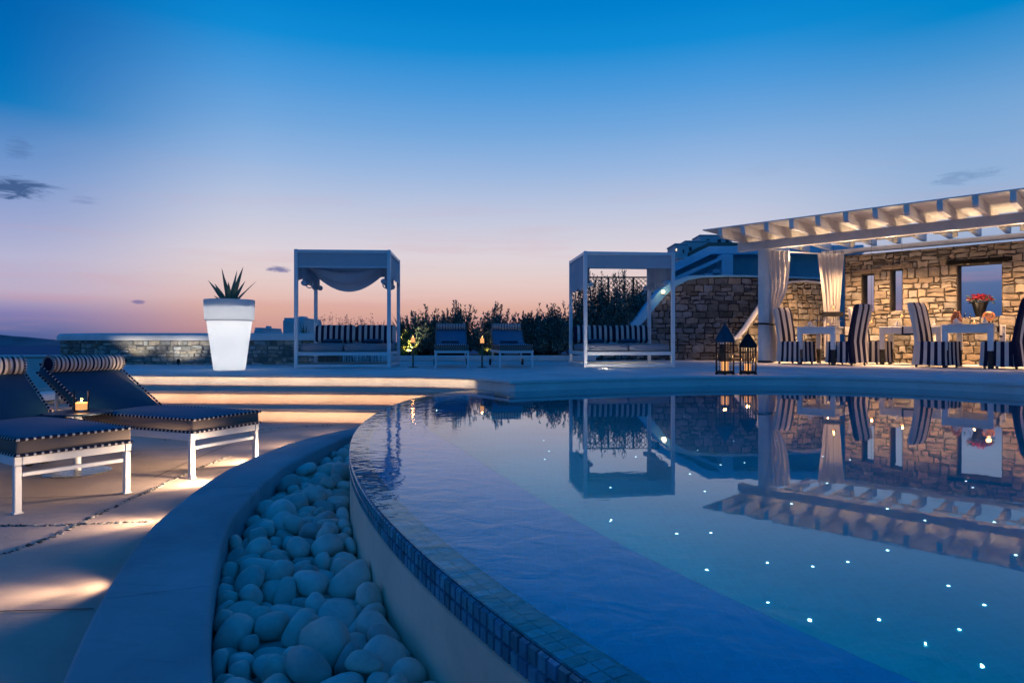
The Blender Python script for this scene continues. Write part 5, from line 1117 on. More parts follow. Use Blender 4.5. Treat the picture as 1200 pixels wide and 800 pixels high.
lf.build('foliage', MAT['leaf_dark'], fp, smooth=0, recalc=False); fl.build('blossom', MAT['petal'], fp, smooth=0, recalc=False)

# ------------------------------------------------------------------ daybeds
def fabric(t, name, fn, nu, nv, mat): 
    mb = MB(); mb.grid(fn, nu, nv); return mb.build(name, mat, t, smooth=180, recalc=False)
def cushion_block(mb, c, d, r, mi=0, puff=.012):
    x, y, z = d; n = 8
    mb.box(c, d, r, 0, mi)
def daybed(label, loc, rz, variant):
    t = thing('daybed', label, 'daybed', loc, rz, 'canopied daybeds')
    hw, dp, H, p = .83, 1.45, 2.06, .062
    for x in (-hw + p / 2, hw - p / 2):
        for y in (p / 2, dp - p / 2):
            mb = MB(); mb.box((x, y, H / 2), (p, p, H), .006); mb.build('post', MAT['metal'], t)
    iw = 2 * hw - 2 * p - .002; idp = dp - 2 * p - .002
    mb = MB()
    for y in (p / 2, dp - p / 2): mb.box((0, y, H - p / 2 - .003), (iw, p - .006, p - .006), .005)
    for x in (-hw + p / 2, hw - p / 2): mb.box((x, dp / 2, H - p / 2 - .003), (p - .006, idp, p - .006), .005)
    mb.build('top_frame', MAT['metal'], t)
    mb = MB()
    for y in (p / 2, dp - p / 2):
        mb.box((0, y, .035), (iw, p - .01, .05), .005); mb.box((0, y, .245), (iw, p - .006, .06), .005)
    for x in (-hw + p / 2, hw - p / 2):
        mb.box((x, dp / 2, .035), (p - .01, idp, .05), .005); mb.box((x, dp / 2, .245), (p - .006, idp, .06), .005)
    for k in range(9): mb.box((-iw / 2 + iw * (k + .5) / 9, dp / 2, .245), (.07, idp, .018), .003)
    mb.build('bed_frame', MAT['metal'], t)
    for s in (-1, 1):
        mb = MB(); cx = s * (iw / 4); w = iw / 2 - .02; x0, y0 = cx - w / 2, p + .005; L = idp - .02
        def fn(u, v, top=True):
            e = 1 - max(abs(u * 2 - 1) ** 10, abs(v * 2 - 1) ** 10) * .35
            return (x0 + w * u, y0 + L * v, .29 + .135 * e + .010 * math.sin(u * 5 + s) * math.sin(v * 4))
        mb.grid(fn, 16, 16)
        mb.box((cx, y0 + L / 2, .342), (w - .006, L - .006, .132), .022); mb.build('seat_cushion', MAT['greycloth'], t, smooth=50)
        mb = MB(); n = 14; bw = iw / 2 - .015; bx = cx - bw / 2; vs = []; fs = []; ms = []
        prof = [(0, .0), (-.10, .015), (-.135, .06), (-.11, .28), (-.085, .335), (-.03, .35), (.02, .33), (.03, .05)]
        m_ = len(prof)
        for i in range(n + 1):
            sc = .88 if i in (0, n) else 1.0
            for (a, b) in prof: vs.append((bx + bw * i / n, dp - p - .05 + a * sc + .0, .43 + (b - .17) * sc + .17 + .004 * math.sin(i * 1.7)))
        for i in range(n):
            for j in range(m_): fs.append((i * m_ + j, i * m_ + (j + 1) % m_, (i + 1) * m_ + (j + 1) % m_, (i + 1) * m_ + j)); ms.append(i % 2)
        fs += [tuple(range(m_)), tuple(n * m_ + j for j in range(m_))]; ms += [0, 1]
        mb.add(vs, fs, ms); mb.build('back_cushion', [MAT['stripe_dark'], MAT['stripe_pale']], t, smooth=40)
    # canopy: stretched roof, valances, rolled side curtains, swag
    fabric(t, 'canopy_roof', lambda u, v: ((u * 2 - 1) * (hw - .035), .03 + v * (dp - .06), H - .012 - .05 * math.sin(PI * u) * math.sin(PI * v)), 20, 16, MAT['canopy'])
    z1, z0 = H - .062, H - .29
    def val(name, fx, n=40, drop=z0):
        return fabric(t, name, lambda u, v: fx(u, lerp(z1, drop, v), v), n, 8, MAT['canopy'])
    val('valance', lambda u, z, v: ((u * 2 - 1) * (hw - p - .004), p * .5 + .004 * math.sin(u * 23) * v, z))
    mb = MB(); mb.box((0, p * .5, (z1 + z0) / 2), (.012, .014, z1 - z0 - .004), .002); mb.build('valance_seam', MAT['canopy'], t)
    if variant == 'left':
        mb = MB(); mb.box((0, p * .5, z0 - .014), (iw, .03, .026), .004); mb.build('valance_bar', MAT['metal'], t)
        # two swags drooping from side to side
        def swag(y, wy, sag, drop0):
            def fn(u, v):
                s = 4 * u * (1 - u); z = H - .075 - drop0 - sag * (s ** 1.15) * (.45 + .55 * v) - .10 * v * (1 - s * .3)
                return ((u * 2 - 1) * (hw - p - .02), y + wy * (v - .5) + .03 * math.sin(v * 9 + u * 2), z + .008 * math.sin(v * 22))
            return fn
        fabric(t, 'swag', swag(.42, .34, .44, .11), 40, 14, MAT['canopy']); fabric(t, 'swag', swag(1.0, .36, .18, .12), 40, 14, MAT['canopy'])
        val('valance', lambda u, z, v: ((u * 2 - 1) * (hw - p - .004), dp - p * .5, z), drop=H - .34)
    else:
        val('valance', lambda u, z, v: ((u * 2 - 1) * (hw - p - .004), dp - p * .5 + .02 * v, z), drop=H - .15)
    # side cloths
    for s in (-1, 1):
        long_ = (variant == 'right')
        def fx(u, z, v, s=s):
            b = .5 + .5 * math.sin(u * 2 * PI * 2.2 + s)
            return (s * (hw - p * .5 + (.012 + .03 * b) * v), .05 + u * (dp - .10), z - .05 * b * v)
        val('side_valance', fx, 50, H - (.62 if (long_ and s < 0) else .46))
        # rolled-up curtain lying under the side rail
        mb = MB(); pts = []; rr = []
        for i in range(25):
            u = i / 24; pts.append((s * (hw - .14 + .01 * math.sin(u * 9)), .09 + u * (dp - .2), H - .56 + .02 * math.sin(u * 7 + s))); rr.append(.045 + .012 * math.sin(u * 13))
        mb.tube(pts, rr, 12); 
        c = mb.build('rolled_curtain', MAT['canopy'], t, smooth=60)
        fabric(t, 'side_curtain', lambda u, v, s=s: (s * (hw - .12) + .012 * math.sin(u * 40), .10 + u * (dp - .22), lerp(H - .07, H - .58, v)), 60, 6, MAT['canopy'])
        for uy in (.33, .68):
            mb = MB(); y = .09 + uy * (dp - .2); mb.tube([(s * (hw - .14) + .066 * math.cos(a), y, H - .56 + .072 * math.sin(a)) for a in [2 * PI * i / 16 for i in range(17)]], .010, 6); mb.build('curtain_tie', MAT['cream'], t)
    return t
d1 = (at(345.5, 431) + at(457, 431)) / 2
db1 = daybed('left canopied daybed with draped swag, in front of the stone wall and grasses', d1, R_(3.2), 'left')
db2 = daybed('right canopied daybed before the tall shrubs, floor light shining beneath', Vector((2.10, 11.55, 0)), R_(5.5), 'right')
# dark pillows lying on them
pil = None
def pillow(parent, x, y, rz, label):
    global pil
    if pil is None:
        mb = MB(); 
        for s in (-1, 1):
            mb.grid(lambda u, v: ((u - .5) * .36, (v - .5) * .26, s * .045 * max(0, (1 - abs(u * 2 - 1) ** 3) * (1 - abs(v * 2 - 1) ** 3)) ** .6), 16, 12)
        pil = mb.build('throw_pillow', MAT['navy'], smooth=180, recalc=False); o = pil
    else: o = pil.copy(); COL.objects.link(o)
    o.matrix_world = Matrix.LocRotScale(parent.location, parent.rotation_euler.to_quaternion(), None) @ Matrix.Translation((x, y, .465)) @ Matrix.Rotation(rz, 4, 'Z')
    return tag(o, label, 'pillow', 'dark pillows on the daybeds')
pillow(db1, -.38, .98, .1, 'dark flat pillow on the left seat of the swagged daybed'); pillow(db1, .38, .98, -.1, 'dark flat pillow on the right seat of the swagged daybed')
pillow(db2, -.42, .98, .05, 'dark flat pillow on the left seat of the daybed before the shrubs'); pillow(db2, .25, .98, -.05, 'dark flat pillow on the right seat of the daybed before the shrubs')

# ------------------------------------------------------------------ sun loungers
def make_lounger(label):
    t = thing('sun_lounger', label, 'sun lounger', (0, 0, 0), 0, 'sun loungers')
    w, L, zt = .60, 1.72, .305
    mb = MB()
    for s in (-1, 1): mb.box((L / 2, s * (w / 2 - .018), zt - .024), (L, .036, .048), .004)
    for x in (.018, 1.10, L - .018): mb.box((x, 0, zt - .024), (.034, w - .074, .044), .004)
    for k in range(8): mb.box((.16 + k * .125, 0, zt - .012), (.055, w - .074, .012), .002)
    mb.build('frame', MAT['metal'], t)
    for s in (-1, 1):
        mb = MB(); mb.box((.02, s * (w / 2 - .02), (zt - .05) / 2), (.034, .034, zt - .05), .004); mb.box((.02, s * (w / 2 - .02), .004), (.044, .044, .008), .002); mb.build('leg', MAT['metal'], t)
        mb = MB(); mb.bar((1.40, s * (w / 2 - .02), zt - .05), (1.50, s * (w / 2 - .02), .07), .03, .045, .004); lg = mb.build('wheel_leg', MAT['metal'], t)
        mb = MB(); mb.lathe([(.03, -.016), (.058, -.018), (.062, -.01), (.062, .01), (.058, .018), (.03, .016)], 24)
        mb.xf(Matrix.Translation((1.52, s * (w / 2 + .018), .062)) @ Matrix.Rotation(R_(90), 4, 'X')); wh = mb.build('wheel', MAT['rubber'], lg)
    mb = MB(); mb.bar((.02, -w / 2 + .04, .205), (.02, w / 2 - .04, .205), .022, .022, .003); mb.build('stretcher', MAT['metal'], t)
    # mattress
    Ls = 1.10; zb, zm = zt + .004, zt + .096; hwm = w / 2 - .005
    mb = MB(); mb.box((Ls / 2 - .01, 0, (zb + zm) / 2), (Ls, 2 * hwm, zm - zb), .014); mb.build('mattress', MAT['taupe'], t, smooth=50)
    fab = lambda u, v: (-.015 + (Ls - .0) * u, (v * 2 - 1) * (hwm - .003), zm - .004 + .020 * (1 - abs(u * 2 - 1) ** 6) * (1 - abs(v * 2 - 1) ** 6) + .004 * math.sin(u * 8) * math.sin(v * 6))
    fabric(t, 'mattress_top', fab, 22, 14, MAT['navy_skylit'])
    def piping(pts, r=.008):
        mb = MB(); out = []
        for a, b in zip(pts, pts[1:]):
            a, b = Vector(a), Vector(b); n = max(2, int((b - a).length / .0125))
            for i in range(n): out.append(a.lerp(b, i / n))
        out.append(Vector(pts[-1])); mb.tube(out, r, 6, alt=[0, 0, 1]); return mb
    x0, x1, yy = -.018, Ls - .012, hwm
    for z in (zm - .004, zb + .004): piping([(x1, -yy, z), (x0, -yy, z), (x0, yy, z), (x1, yy, z)]).build('piping', [MAT['stripe_dark'], MAT['stripe_pale']], t, smooth=60)
    # back cushion on its raised frame
    al = R_(31); Lb = .66; B = Matrix.Translation((1.09, 0, zt + .03)) @ Matrix.Rotation(-al, 4, 'Y')
    mb = MB(); mb.box((Lb / 2, 0, .045), (Lb, 2 * hwm, .075), .018); mb.xf(B); mb.build('back_cushion', MAT['navy'], t, smooth=50)
    a = [B @ Vector((x, y, .084)) for x, y in ((.0, -yy), (Lb, -yy), (Lb, yy), (.0, yy))]; piping(a).build('piping', [MAT['stripe_dark'], MAT['stripe_pale']], t, smooth=60)
    a = [B @ Vector((x, y, .008)) for x, y in ((.0, -yy), (Lb, -yy), (Lb, yy), (.0, yy))]; piping(a).build('piping', [MAT['stripe_dark'], MAT['stripe_pale']], t, smooth=60)
    mb = MB()
    for s in (-1, 1): mb.bar(B @ Vector((0, s * .26, -.012)), B @ Vector((Lb, s * .26, -.012)), .03, .022, .003); mb.bar(B @ Vector((Lb * .7, s * .24, -.02)), Vector((1.52, s * .24, zt - .02)), .02, .02, .003)
    mb.bar(B @ Vector((Lb - .02, -.24, -.012)), B @ Vector((Lb - .02, .24, -.012)), .03, .022, .003)
    mb.build('back_frame', MAT['metal'], t)
    # striped bolster strapped over the top edge
    mb = MB(); n = 36; rb = .066; c = B @ Vector((Lb - .07, 0, .125)); vs = []; fs = []; ms = []; m_ = 18
    hb = hwm - .012
    for i in range(n + 1):
        sc = .80 if i in (0, n) else (1.0 + .015 * math.sin(i * 2.1))
        for j in range(m_):
            q = 2 * PI * j / m_; vs.append((c.x + rb * 1.05 * sc * math.cos(q), -hb + 2 * hb * i / n, c.z + rb * sc * math.sin(q)))
    for i in range(n):
        for j in range(m_): fs.append((i * m_ + j, i * m_ + (j + 1) % m_, (i + 1) * m_ + (j + 1) % m_, (i + 1) * m_ + j)); ms.append((0, 1, 2, 1)[i % 4])
    fs += [tuple(range(m_)), tuple(n * m_ + j for j in range(m_))]; ms += [0, 0]
    mb.add(vs, fs, ms); hr = mb.build('headrest_roll', [MAT['stripe_dark'], MAT['stripe_pale'], MAT['taupe']], t, smooth=50)
    for s in (-1, 1):
        mb = MB(); mb.tube([(c.x + rb * math.cos(q), s * (hb - .004), c.z + rb * math.sin(q)) for q in [2 * PI * i / 48 for i in range(49)]], .007, 6, alt=[0, 1]); mb.build('roll_piping', [MAT['stripe_dark'], MAT['stripe_pale']], hr)
    return t
def put_lounger(o, pa, pb, z):    # foot-end legs stand at pa and pb; head away from the viewer
    m_ = (pa + pb) / 2; e = (pb - pa).xy.normalized(); axis = Vector((-e.y, e.x)); o.location = (m_.x, m_.y, z); o.rotation_euler = (0, 0, math.atan2(axis.y, axis.x)); return o
lo = make_lounger('nearest navy sun lounger, cut by the photo edge, beside the round side table')
put_lounger(lo, at(22, 602, LZ), at(150, 578, LZ), LZ)
l2 = copy_tree(lo, label='navy sun lounger in front of the steps, its full striped bolster in view')
put_lounger(l2, Vector((-2.15, 4.30, LZ)), Vector((-1.89, 4.90, LZ)), LZ)
def far_l(pxa, pxb, label, rot):
    a = at(pxa, 431.2); b = at(pxb, 431.2); o = copy_tree(lo, label=label); m_ = (a + b) / 2
    o.location = (m_.x, m_.y, 0); o.rotation_euler = (0, 0, R_(90 + rot))
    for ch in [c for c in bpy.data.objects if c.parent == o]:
        if ch.type == 'MESH' and ({MAT['navy'].name, MAT['navy_skylit'].name} & {m_.name for m_ in ch.data.materials}):
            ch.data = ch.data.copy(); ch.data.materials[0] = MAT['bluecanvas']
    return o
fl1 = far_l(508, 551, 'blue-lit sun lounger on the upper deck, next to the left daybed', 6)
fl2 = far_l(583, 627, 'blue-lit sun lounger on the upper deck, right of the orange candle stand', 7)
tw_ = None
for f_, lab in ((fl1, 'dark folded towel on the far lounger near the left daybed'), (fl2, 'dark folded towel on the far lounger right of the candle stand')):
    if tw_ is None:
        mb = MB(); mb.box((0, 0, .015), (.16, .34, .028), .012); mb.box((.004, .004, .040), (.15, .33, .022), .010); tw_ = mb.build('folded_towel', MAT['navy'], smooth=50); o = tw_
    else: o = tw_.copy(); COL.objects.link(o)
    o.matrix_world = Matrix.LocRotScale(f_.location, f_.rotation_euler.to_quaternion(), None) @ Matrix.Translation((.93, .02, .421)); tag(o, lab, 'towel', 'towels on the far loungers')

# ------------------------------------------------------------------ side table, candle stands
sp_ = at(91, 553, LZ)
st_ = thing('side_table', 'low round side table with dark top between the two navy loungers', 'side table', sp_)
mb = MB(); mb.lathe([(0, 0), (.205, 0), (.21, .004), (.205, .010), (.03, .016), (0, .016)], 40); mb.build('base', MAT['steel'], st_, smooth=40)
mb = MB(); mb.lathe([(.022, .014), (.022, .402), (.05, .41)], 20); mb.build('post', MAT['metal'], st_)
mb = MB(); mb.lathe([(0, .41), (.20, .41), (.212, .414), (.212, .422), (.208, .426), (0, .426)], 44); mb.build('table_top', MAT['bluemetal'], st_, smooth=40)
tumbler(sp_ + Vector((.02, .01, .4275)), 'tall clear glass with glowing candle on the round side table', .047, .145, .42, light=2.0)
def candle_stand(px, py, label, h):
    p = at(px, py); t = thing('candle_stand', label, 'candle stand', p, 0, 'candle stands on the deck')
    mb = MB(); mb.lathe([(0, 0), (.09, 0), (.092, .008), (.02, .02), (0, .02)], 24); mb.build('base', MAT['darkmetal'], t, smooth=40)
    mb = MB(); mb.lathe([(.016, .018), (.014, h - .02), (.05, h), (.0, h)], 14); mb.build('post', MAT['wood'], t, smooth=40)
    mb = MB(); mb.lathe([(.046, h + .002), (.048, h + .16), (.044, h + .16), (.042, h + .006)], 20); mb.build('glass', MAT['glass'], t, smooth=40)
    mb = MB(); mb.lathe([(0, h + .002), (.040, h + .002), (.040, h + .085), (.03, h + .08), (0, h + .08)], 18); mb.build('candle', MAT['wax'], t, smooth=40)
    mb = MB(); mb.lathe([(0, h + .085), (.006, h + .095), (0, h + .12)], 8); mb.build('flame', MAT['flame'], t, smooth=180)
    lamp('candle_light', 'POINT', p + Vector((0, 0, h + .11)), .9, CANDLE, .015)
candle_stand(484, 430.6, 'slim candle stand with pale glass beside the glowing yellow shrub', .44)
candle_stand(565, 430.6, 'candle stand with orange glass between the two far loungers', .43)

# ------------------------------------------------------------------ glowing planter and agave
pp_ = at(269, 433.4)
pt = thing('planter', 'tall glowing white planter on the deck before the stone wall', 'planter', pp_)
S_ = pp_.y / F
mb = MB(); mb.lathe([(0, .004), (16.5 * S_, .0), (17.3 * S_, .01), (24.8 * S_, 58 * S_), (24.4 * S_, 58.5 * S_)], 56); mb.build('body', MAT['glow'], pt, smooth=40)
mb = MB(); mb.lathe([(24.5 * S_, 57 * S_), (26.4 * S_, 58.0 * S_), (26.9 * S_, 59.2 * S_), (27.9 * S_, 80.5 * S_), (27.4 * S_, 82 * S_), (25.6 * S_, 82 * S_), (25.2 * S_, 79 * S_), (25.2 * S_, 73 * S_)], 56); mb.build('rim', MAT['glow_rim'], pt, smooth=40)
mb = MB(); mb.lathe([(0, 75 * S_), (12 * S_, 75.5 * S_), (25.15 * S_, 74 * S_)], 40); mb.build('soil', MAT['soil'], pt, smooth=60)
mb = MB(); mb.lathe([(0, .32), (.03, .32), (.03, .62), (0, .62)], 12); mb.build('lamp_tube', MAT['tube'], pt)
for z in (.18, .42, .66, .84, 1.0): lamp('planter_light', 'POINT', pp_ + Vector((0, 0, z)), 2.0, (1.0, .97, .93), .05)
ag = thing('agave', 'spiky dark agave growing from the top of the glowing planter', 'plant', pp_ + Vector((0, 0, 74.5 * S_)))
rnd = random.Random(12)
blades = [(-.62, .05, .50), (-.50, .1, .42), (-.12, -.1, .62), (.12, .1, .60), (.30, -.05, .66), (.75, .05, .52), (.10, -.3, .40), (-.25, .3, .50), (-.85, .2, .24), (.5, .4, .36), (.0, .35, .55), (-.35, -.3, .34), (.42, -.35, .38), (.22, .5, .5)]
for (lx, ly, L) in blades:
    mb = MB(); n = 9; d = Vector((lx, ly, 1)).normalized(); side = d.cross(Vector((-ly, lx, 0)) if abs(lx) + abs(ly) > .01 else Vector((1, 0, 0))).normalized()
    s = Vector((-ly, lx, 0)).normalized() if abs(lx) + abs(ly) > .01 else Vector((1, 0, 0)); s = s.lerp(Vector((1, 0, 0)) * (1 if s.x >= 0 else -1), .5).normalized(); up = s.cross(d)
    vs = []; fs = []
    for i in range(n + 1):
        v = i / n; w = .034 * (1 - v ** 2.2) * (.7 + .6 * math.sin(min(1, v * 2) * PI / 2)) + .0012; q = d * L * v + Vector((lx, ly, 0)) * .10 * v * v + Vector((lx, ly, 0)) * .06
        th = w * .35
        vs += [q - s * w, q - up * th, q + s * w, q + up * th * .25]
    for i in range(n):
        for j in range(4): fs.append((i * 4 + j, i * 4 + (j + 1) % 4, i * 4 + 4 + (j + 1) % 4, i * 4 + 4 + j))
    fs.append((n * 4, n * 4 + 1, n * 4 + 2, n * 4 + 3)); mb.add(vs, fs); mb.build('blade', MAT['agave'], ag, smooth=40)

# ------------------------------------------------------------------ planting bed behind the deck
kb = thing('planter_kerb', 'low white kerb along the planting bed behind the far loungers', 'kerb', (0, 15.1, 0))
mb = MB(); mb.bar((gx(392, 15.1), 0, .065), (gx(700, 15.1), .35, .065), .18, .13, .02); mb.build('kerb_body', MAT['white'], kb)
mb = MB(); mb.prism([(gx(380, 15.2), 15.2), (gx(690, 15.2), 15.5), (gx(690, 15.2), 19), (-5.5, 19)], .003, .10); tag(mb.build('flower_bed', MAT['soil']), kind='structure')

def bush(px, Y, w, h, label, seed, mat='leaf_dark', stems=210, leaf=.085, shoots=14, z0=.08, tone=(1, 1, 1), depth=.8, zoff=0, group='shrubs behind the deck', cat='shrub', name='shrub'):
    rnd = random.Random(seed); x = gx(px, Y); t = thing(name, label, cat, (x, Y, z0), 0, group)
    tw = MB(); lf = MB(); rx = w / 2
    clump = [rnd.uniform(.75, 1.12) for _ in range(24)]
    for s in range(stems + shoots):
        a = rnd.uniform(0, 2 * PI); up = s >= stems
        el_ = rnd.uniform(.12, 1.0) ** .8
        r = math.sqrt(max(0, 1 - el_ ** 2)) * rnd.uniform(.75, 1.05); k = clump[int(a / (2 * PI) * 23.9)]
        e = Vector((rx * r * math.cos(a) * k, rx * depth * r * math.sin(a) * k, h * el_ * lerp(.86, 1.02, rnd.random()) * lerp(k, 1, .4)))
        if up: rr = rnd.uniform(-.8, .8); e = Vector((rx * rr, rx * depth * rnd.uniform(-.5, .5), h * math.sqrt(1 - rr * rr * .75) * rnd.uniform(1.0, 1.20)))
        b = Vector((e.x * .25 + rnd.uniform(-.06, .06), e.y * .25, 0)); m_ = b.lerp(e, .5) + Vector((e.x * .12, e.y * .12, h * .10))
        pts = [((1 - v) ** 2) * b + 2 * v * (1 - v) * m_ + v * v * e for v in [i / 6 for i in range(7)]]
        if s % 3 == 0 or up: tw.tube(pts, [.010, .009, .008, .006, .005, .004, .002], 4, caps=False)
        nl = 30 if not up else 26; g0 = rnd.uniform(.6, 1.35)
        for i in range(nl):
            v = rnd.uniform(.30 if not up else .55, 1.0); q = ((1 - v) ** 2) * b + 2 * v * (1 - v) * m_ + v * v * e
            tg = (e - b).normalized(); d = (tg * rnd.uniform(.3, 1.0) + Vector((rnd.uniform(-1, 1), rnd.uniform(-1, 1), rnd.uniform(-.2, .9))) * .75)
            sp = .05 if not up else .012
            g = g0 * rnd.choice((.5, .7, .9, 1.1, 1.5, 2.0)); leaf_mesh(lf, q + Vector((rnd.uniform(-sp, sp), rnd.uniform(-sp, sp), rnd.uniform(-sp, sp))), d, leaf * rnd.uniform(.6, 1.15), leaf * rnd.uniform(.28, .42), rnd, (g * tone[0], g * tone[1], g * tone[2]))
    tw.build('stem', MAT['twig'], t, smooth=60, recalc=False); lf.build('foliage', MAT[mat], t, smooth=0, recalc=False); return t
bush(497, 15.9, 1.25, 1.10, 'loose dark shrub behind the left far lounger', 1, shoots=18)
bush(538, 16.3, 1.2, 1.22, 'dark shrub with upright shoots rising behind the left far lounger headrest', 2, shoots=16)
bush(580, 15.9, 1.25, 1.12, 'dark shrub with feathery top between the two far loungers', 3, shoots=20)
bush(618, 16.2, 1.2, 1.05, 'rounded dark shrub behind the right far lounger', 4, shoots=12)
bush(648, 15.8, 1.15, 1.12, 'broad dark shrub left of the right daybed', 5, shoots=12)
bush(676, 16.4, 1.25, 1.40, 'taller shrub at the left post of the right daybed', 6, shoots=10)
bush(706, 16.8, 1.7, 1.95, 'tall dense shrub behind the right daybed, below the lattice', 7, shoots=8, stems=300)
bush(744, 16.9, 1.7, 1.86, 'dense dark shrub leaning on the swooping rubble wall', 8, shoots=6, stems=300)
bush(724, 16.35, 1.6, 1.62, 'rounded leafy shrub directly behind the right daybed back cushions', 21, shoots=4, stems=280)
bush(754, 16.45, 1.2, 1.45, 'leafy shrub tucked against the lower curve of the rubble wall', 22, shoots=3, stems=220)
bush(632, 17.6, 1.9, 1.18, 'far back shrub filling the gap left of the lattice', 9, shoots=8)
bush(690, 18.2, 1.2, 2.0, 'thin wispy shrub growing above the lattice fence', 10, stems=30, shoots=34)
bush(732, 18.3, 1.1, 2.05, 'thin wispy shrub above the lattice near the wall lamp', 14, stems=26, shoots=30)
bush(476, 15.55, .56, .62, 'yellow-green shrub lit bright by a garden spotlight beside the left daybed', 11, mat='leaf_lit', stems=90, leaf=.10, shoots=2)
bush(570, 15.4, .4, .22, 'small low plant lit yellow between the far loungers', 15, mat='leaf_lit', stems=26, leaf=.06, shoots=0)
bush(520, 17.4, 1.7, 1.02, 'far back low shrub left of the feathery ones', 16, shoots=8)
def spiky(px, Y, n, L, label, seed, z0=.1):
    rnd = random.Random(seed); t = thing('yucca', label, 'plant', (gx(px, Y), Y, z0), 0, 'spiky plants by the left daybed'); mb = MB()
    tr = MB(); h0 = max(.05, L * .6); tr.tube([(0, 0, 0), (.01, 0, h0 * .6), (0, 0, h0)], [.035, .03, .03], 8); tr.build('trunk', MAT['twig'], t)
    for i in range(n):
        a = rnd.uniform(0, 2 * PI); tilt = rnd.uniform(.1, 1.25); l = L * rnd.uniform(.7, 1.05); d = Vector((math.cos(a) * math.sin(tilt), math.sin(a) * math.sin(tilt), math.cos(tilt))); s = Vector((-math.sin(a), math.cos(a), 0))
        g = rnd.uniform(.6, 1.3); p0 = Vector((0, 0, h0 + rnd.uniform(-.06, .04))); vs = []; k = 6
        for j in range(k + 1):
            v = j / k; w = .016 * (1 - v ** 2) + .001; q = p0 + d * l * v - Vector((0, 0, 1)) * l * .22 * v * v * math.sin(tilt); vs += [q - s * w, q + s * w]
        mb.add(vs, [(2 * j, 2 * j + 1, 2 * j + 3, 2 * j + 2) for j in range(k)], 0, (g, g, g))
    mb.build('foliage', MAT['leaf_dark'], t, smooth=0, recalc=False); return t
spiky(470, 15.9, 60, .62, 'spiky yucca behind the right post of the left daybed', 3, .25)
spiky(447, 15.7, 44, .50, 'smaller spiky yucca behind the left daybed back cushion', 4, .2)
spiky(357, 13.5, 16, .42, 'small arching spiky plant behind the stone wall at the left daybed post', 5, .2)
def grasses(px0, px1, Y, n, label, seed):
    rnd = random.Random(seed); t = thing('seed_grass', label, 'grass clump', ((gx(px0, Y) + gx(px1, Y)) / 2, Y, .02), 0, 'seed grasses behind the left daybed'); a = MB(); b = MB(); w = gx(px1, Y) - gx(px0, Y)
    for i in range(n):
        x = rnd.uniform(-w / 2, w / 2); y = rnd.uniform(-.2, .2); hgt = rnd.uniform(.62, 1.05) - abs(x) * .12; lx = x + rnd.uniform(-.12, .12)
        pts = [Vector((x, y, 0)), Vector((lerp(x, lx, .4), y, hgt * .6)), Vector((lx, y, hgt))]; a.tube(pts, [.003, .002, .0015], 3, caps=False)
        for k in range(rnd.randint(1, 4)):
            q = pts[2] + Vector((rnd.uniform(-.04, .04), 0, rnd.uniform(-.08, .03))); leaf_mesh(b, q, Vector((rnd.uniform(-1, 1), rnd.uniform(-1, 1), rnd.uniform(.2, 1))), rnd.uniform(.02, .045), .018, rnd, (1, 1, 1)); leaf_mesh(b, q, Vector((rnd.uniform(-1, 1), rnd.uniform(-1, 1), rnd.uniform(.2, 1))), .03, .018, rnd, (1, 1, 1))
    a.build('stalk', MAT['twig'], t, smooth=0, recalc=False); b.build('seed_head', MAT['leaf_dark'], t, smooth=0, recalc=False)
grasses(375, 412, 13.9, 60, 'sparse seed-headed grass behind the left half of the swagged daybed', 1); grasses(408, 446, 13.7, 60, 'sparse seed-headed grass behind the right half of the swagged daybed', 2)

# lattice fence beyond the shrubs
YL = 17.75; xa, xb = gx(684, YL), gx(772, YL); zt_ = gz(325, YL); zb_ = .9
tl = thing('lattice_fence', 'dark diamond lattice fence above the shrubs behind the right daybed', 'fence', ((xa + xb) / 2, YL, 0)); hw_ = (xb - xa) / 2
for zz_ in (zt_, zb_): mb = MB(); mb.box((0, 0, zz_), (xb - xa, .05, .04), .006); mb.build('rail', MAT['wood'], tl)
for x in (-hw_, -hw_ / 3, hw_ / 3, hw_): mb = MB(); mb.box((x, .06, zt_ / 2), (.05, .05, zt_), .006); mb.build('post', MAT['wood'], tl)
mb = MB(); hh = zt_ - zb_ - .07; zc = (zt_ + zb_) / 2; k = -hw_ - hh
while k < hw_:
    for sg, yy in ((1, -.008), (-1, .008)):
        xa_, xb_ = k, k + hh; za_, zb2 = (-hh / 2, hh / 2) if sg > 0 else (hh / 2, -hh / 2)
        f0 = max(0, (-hw_ - xa_) / hh); f1 = min(1, (hw_ - xa_) / hh)
        if f1 - f0 > .05: mb.bar((lerp(xa_, xb_, f0), yy, zc + lerp(za_, zb2, f0)), (lerp(xa_, xb_, f1), yy, zc + lerp(za_, zb2, f1)), .012, .034, 0, up=(0, 1, 0))
    k += .125
mb.build('lattice', MAT['wood'], tl, smooth=0)

# ------------------------------------------------------------------ lights set in floor, kerb and bed
def uplight(px, py, label, energy, aim=(0, 0, 1), size=100):
    p = at(px, py); t = thing('floor_light', label, 'floor light', p, 0, 'floor lights')
    mb = MB(); mb.lathe([(.032, .001), (.05, .001), (.05, .006), (.034, .009)], 24); mb.build('ring', MAT['steel'], t)
    mb = MB(); mb.lathe([(0, .005), (.032, .004)], 20); mb.build('lens', MAT['bulb'], t)
    lamp('floor_light_beam', 'SPOT', p + Vector((0, 0, .02)), energy, (1, .86, .66), .03, spot_size=R_(size), spot_blend=.5, aim=aim); return t
uplight(711, 432.2, 'bright floor light in the deck under the right daybed', 12, (0.05, .8, .7), 150)
lamp('floor_light_glow', 'POINT', at(711, 432.2) + Vector((0, .1, .08)), 1.3, (1, .84, .62), .03)
lamp('floor_light_glow', 'POINT', Vector((2.15, 12.2, .12)), 5, (1, .84, .62), .03)
uplight(846, 425.2, 'dim floor light at the foot of the dark rubble wall', 0.6, (0, .3, 1))
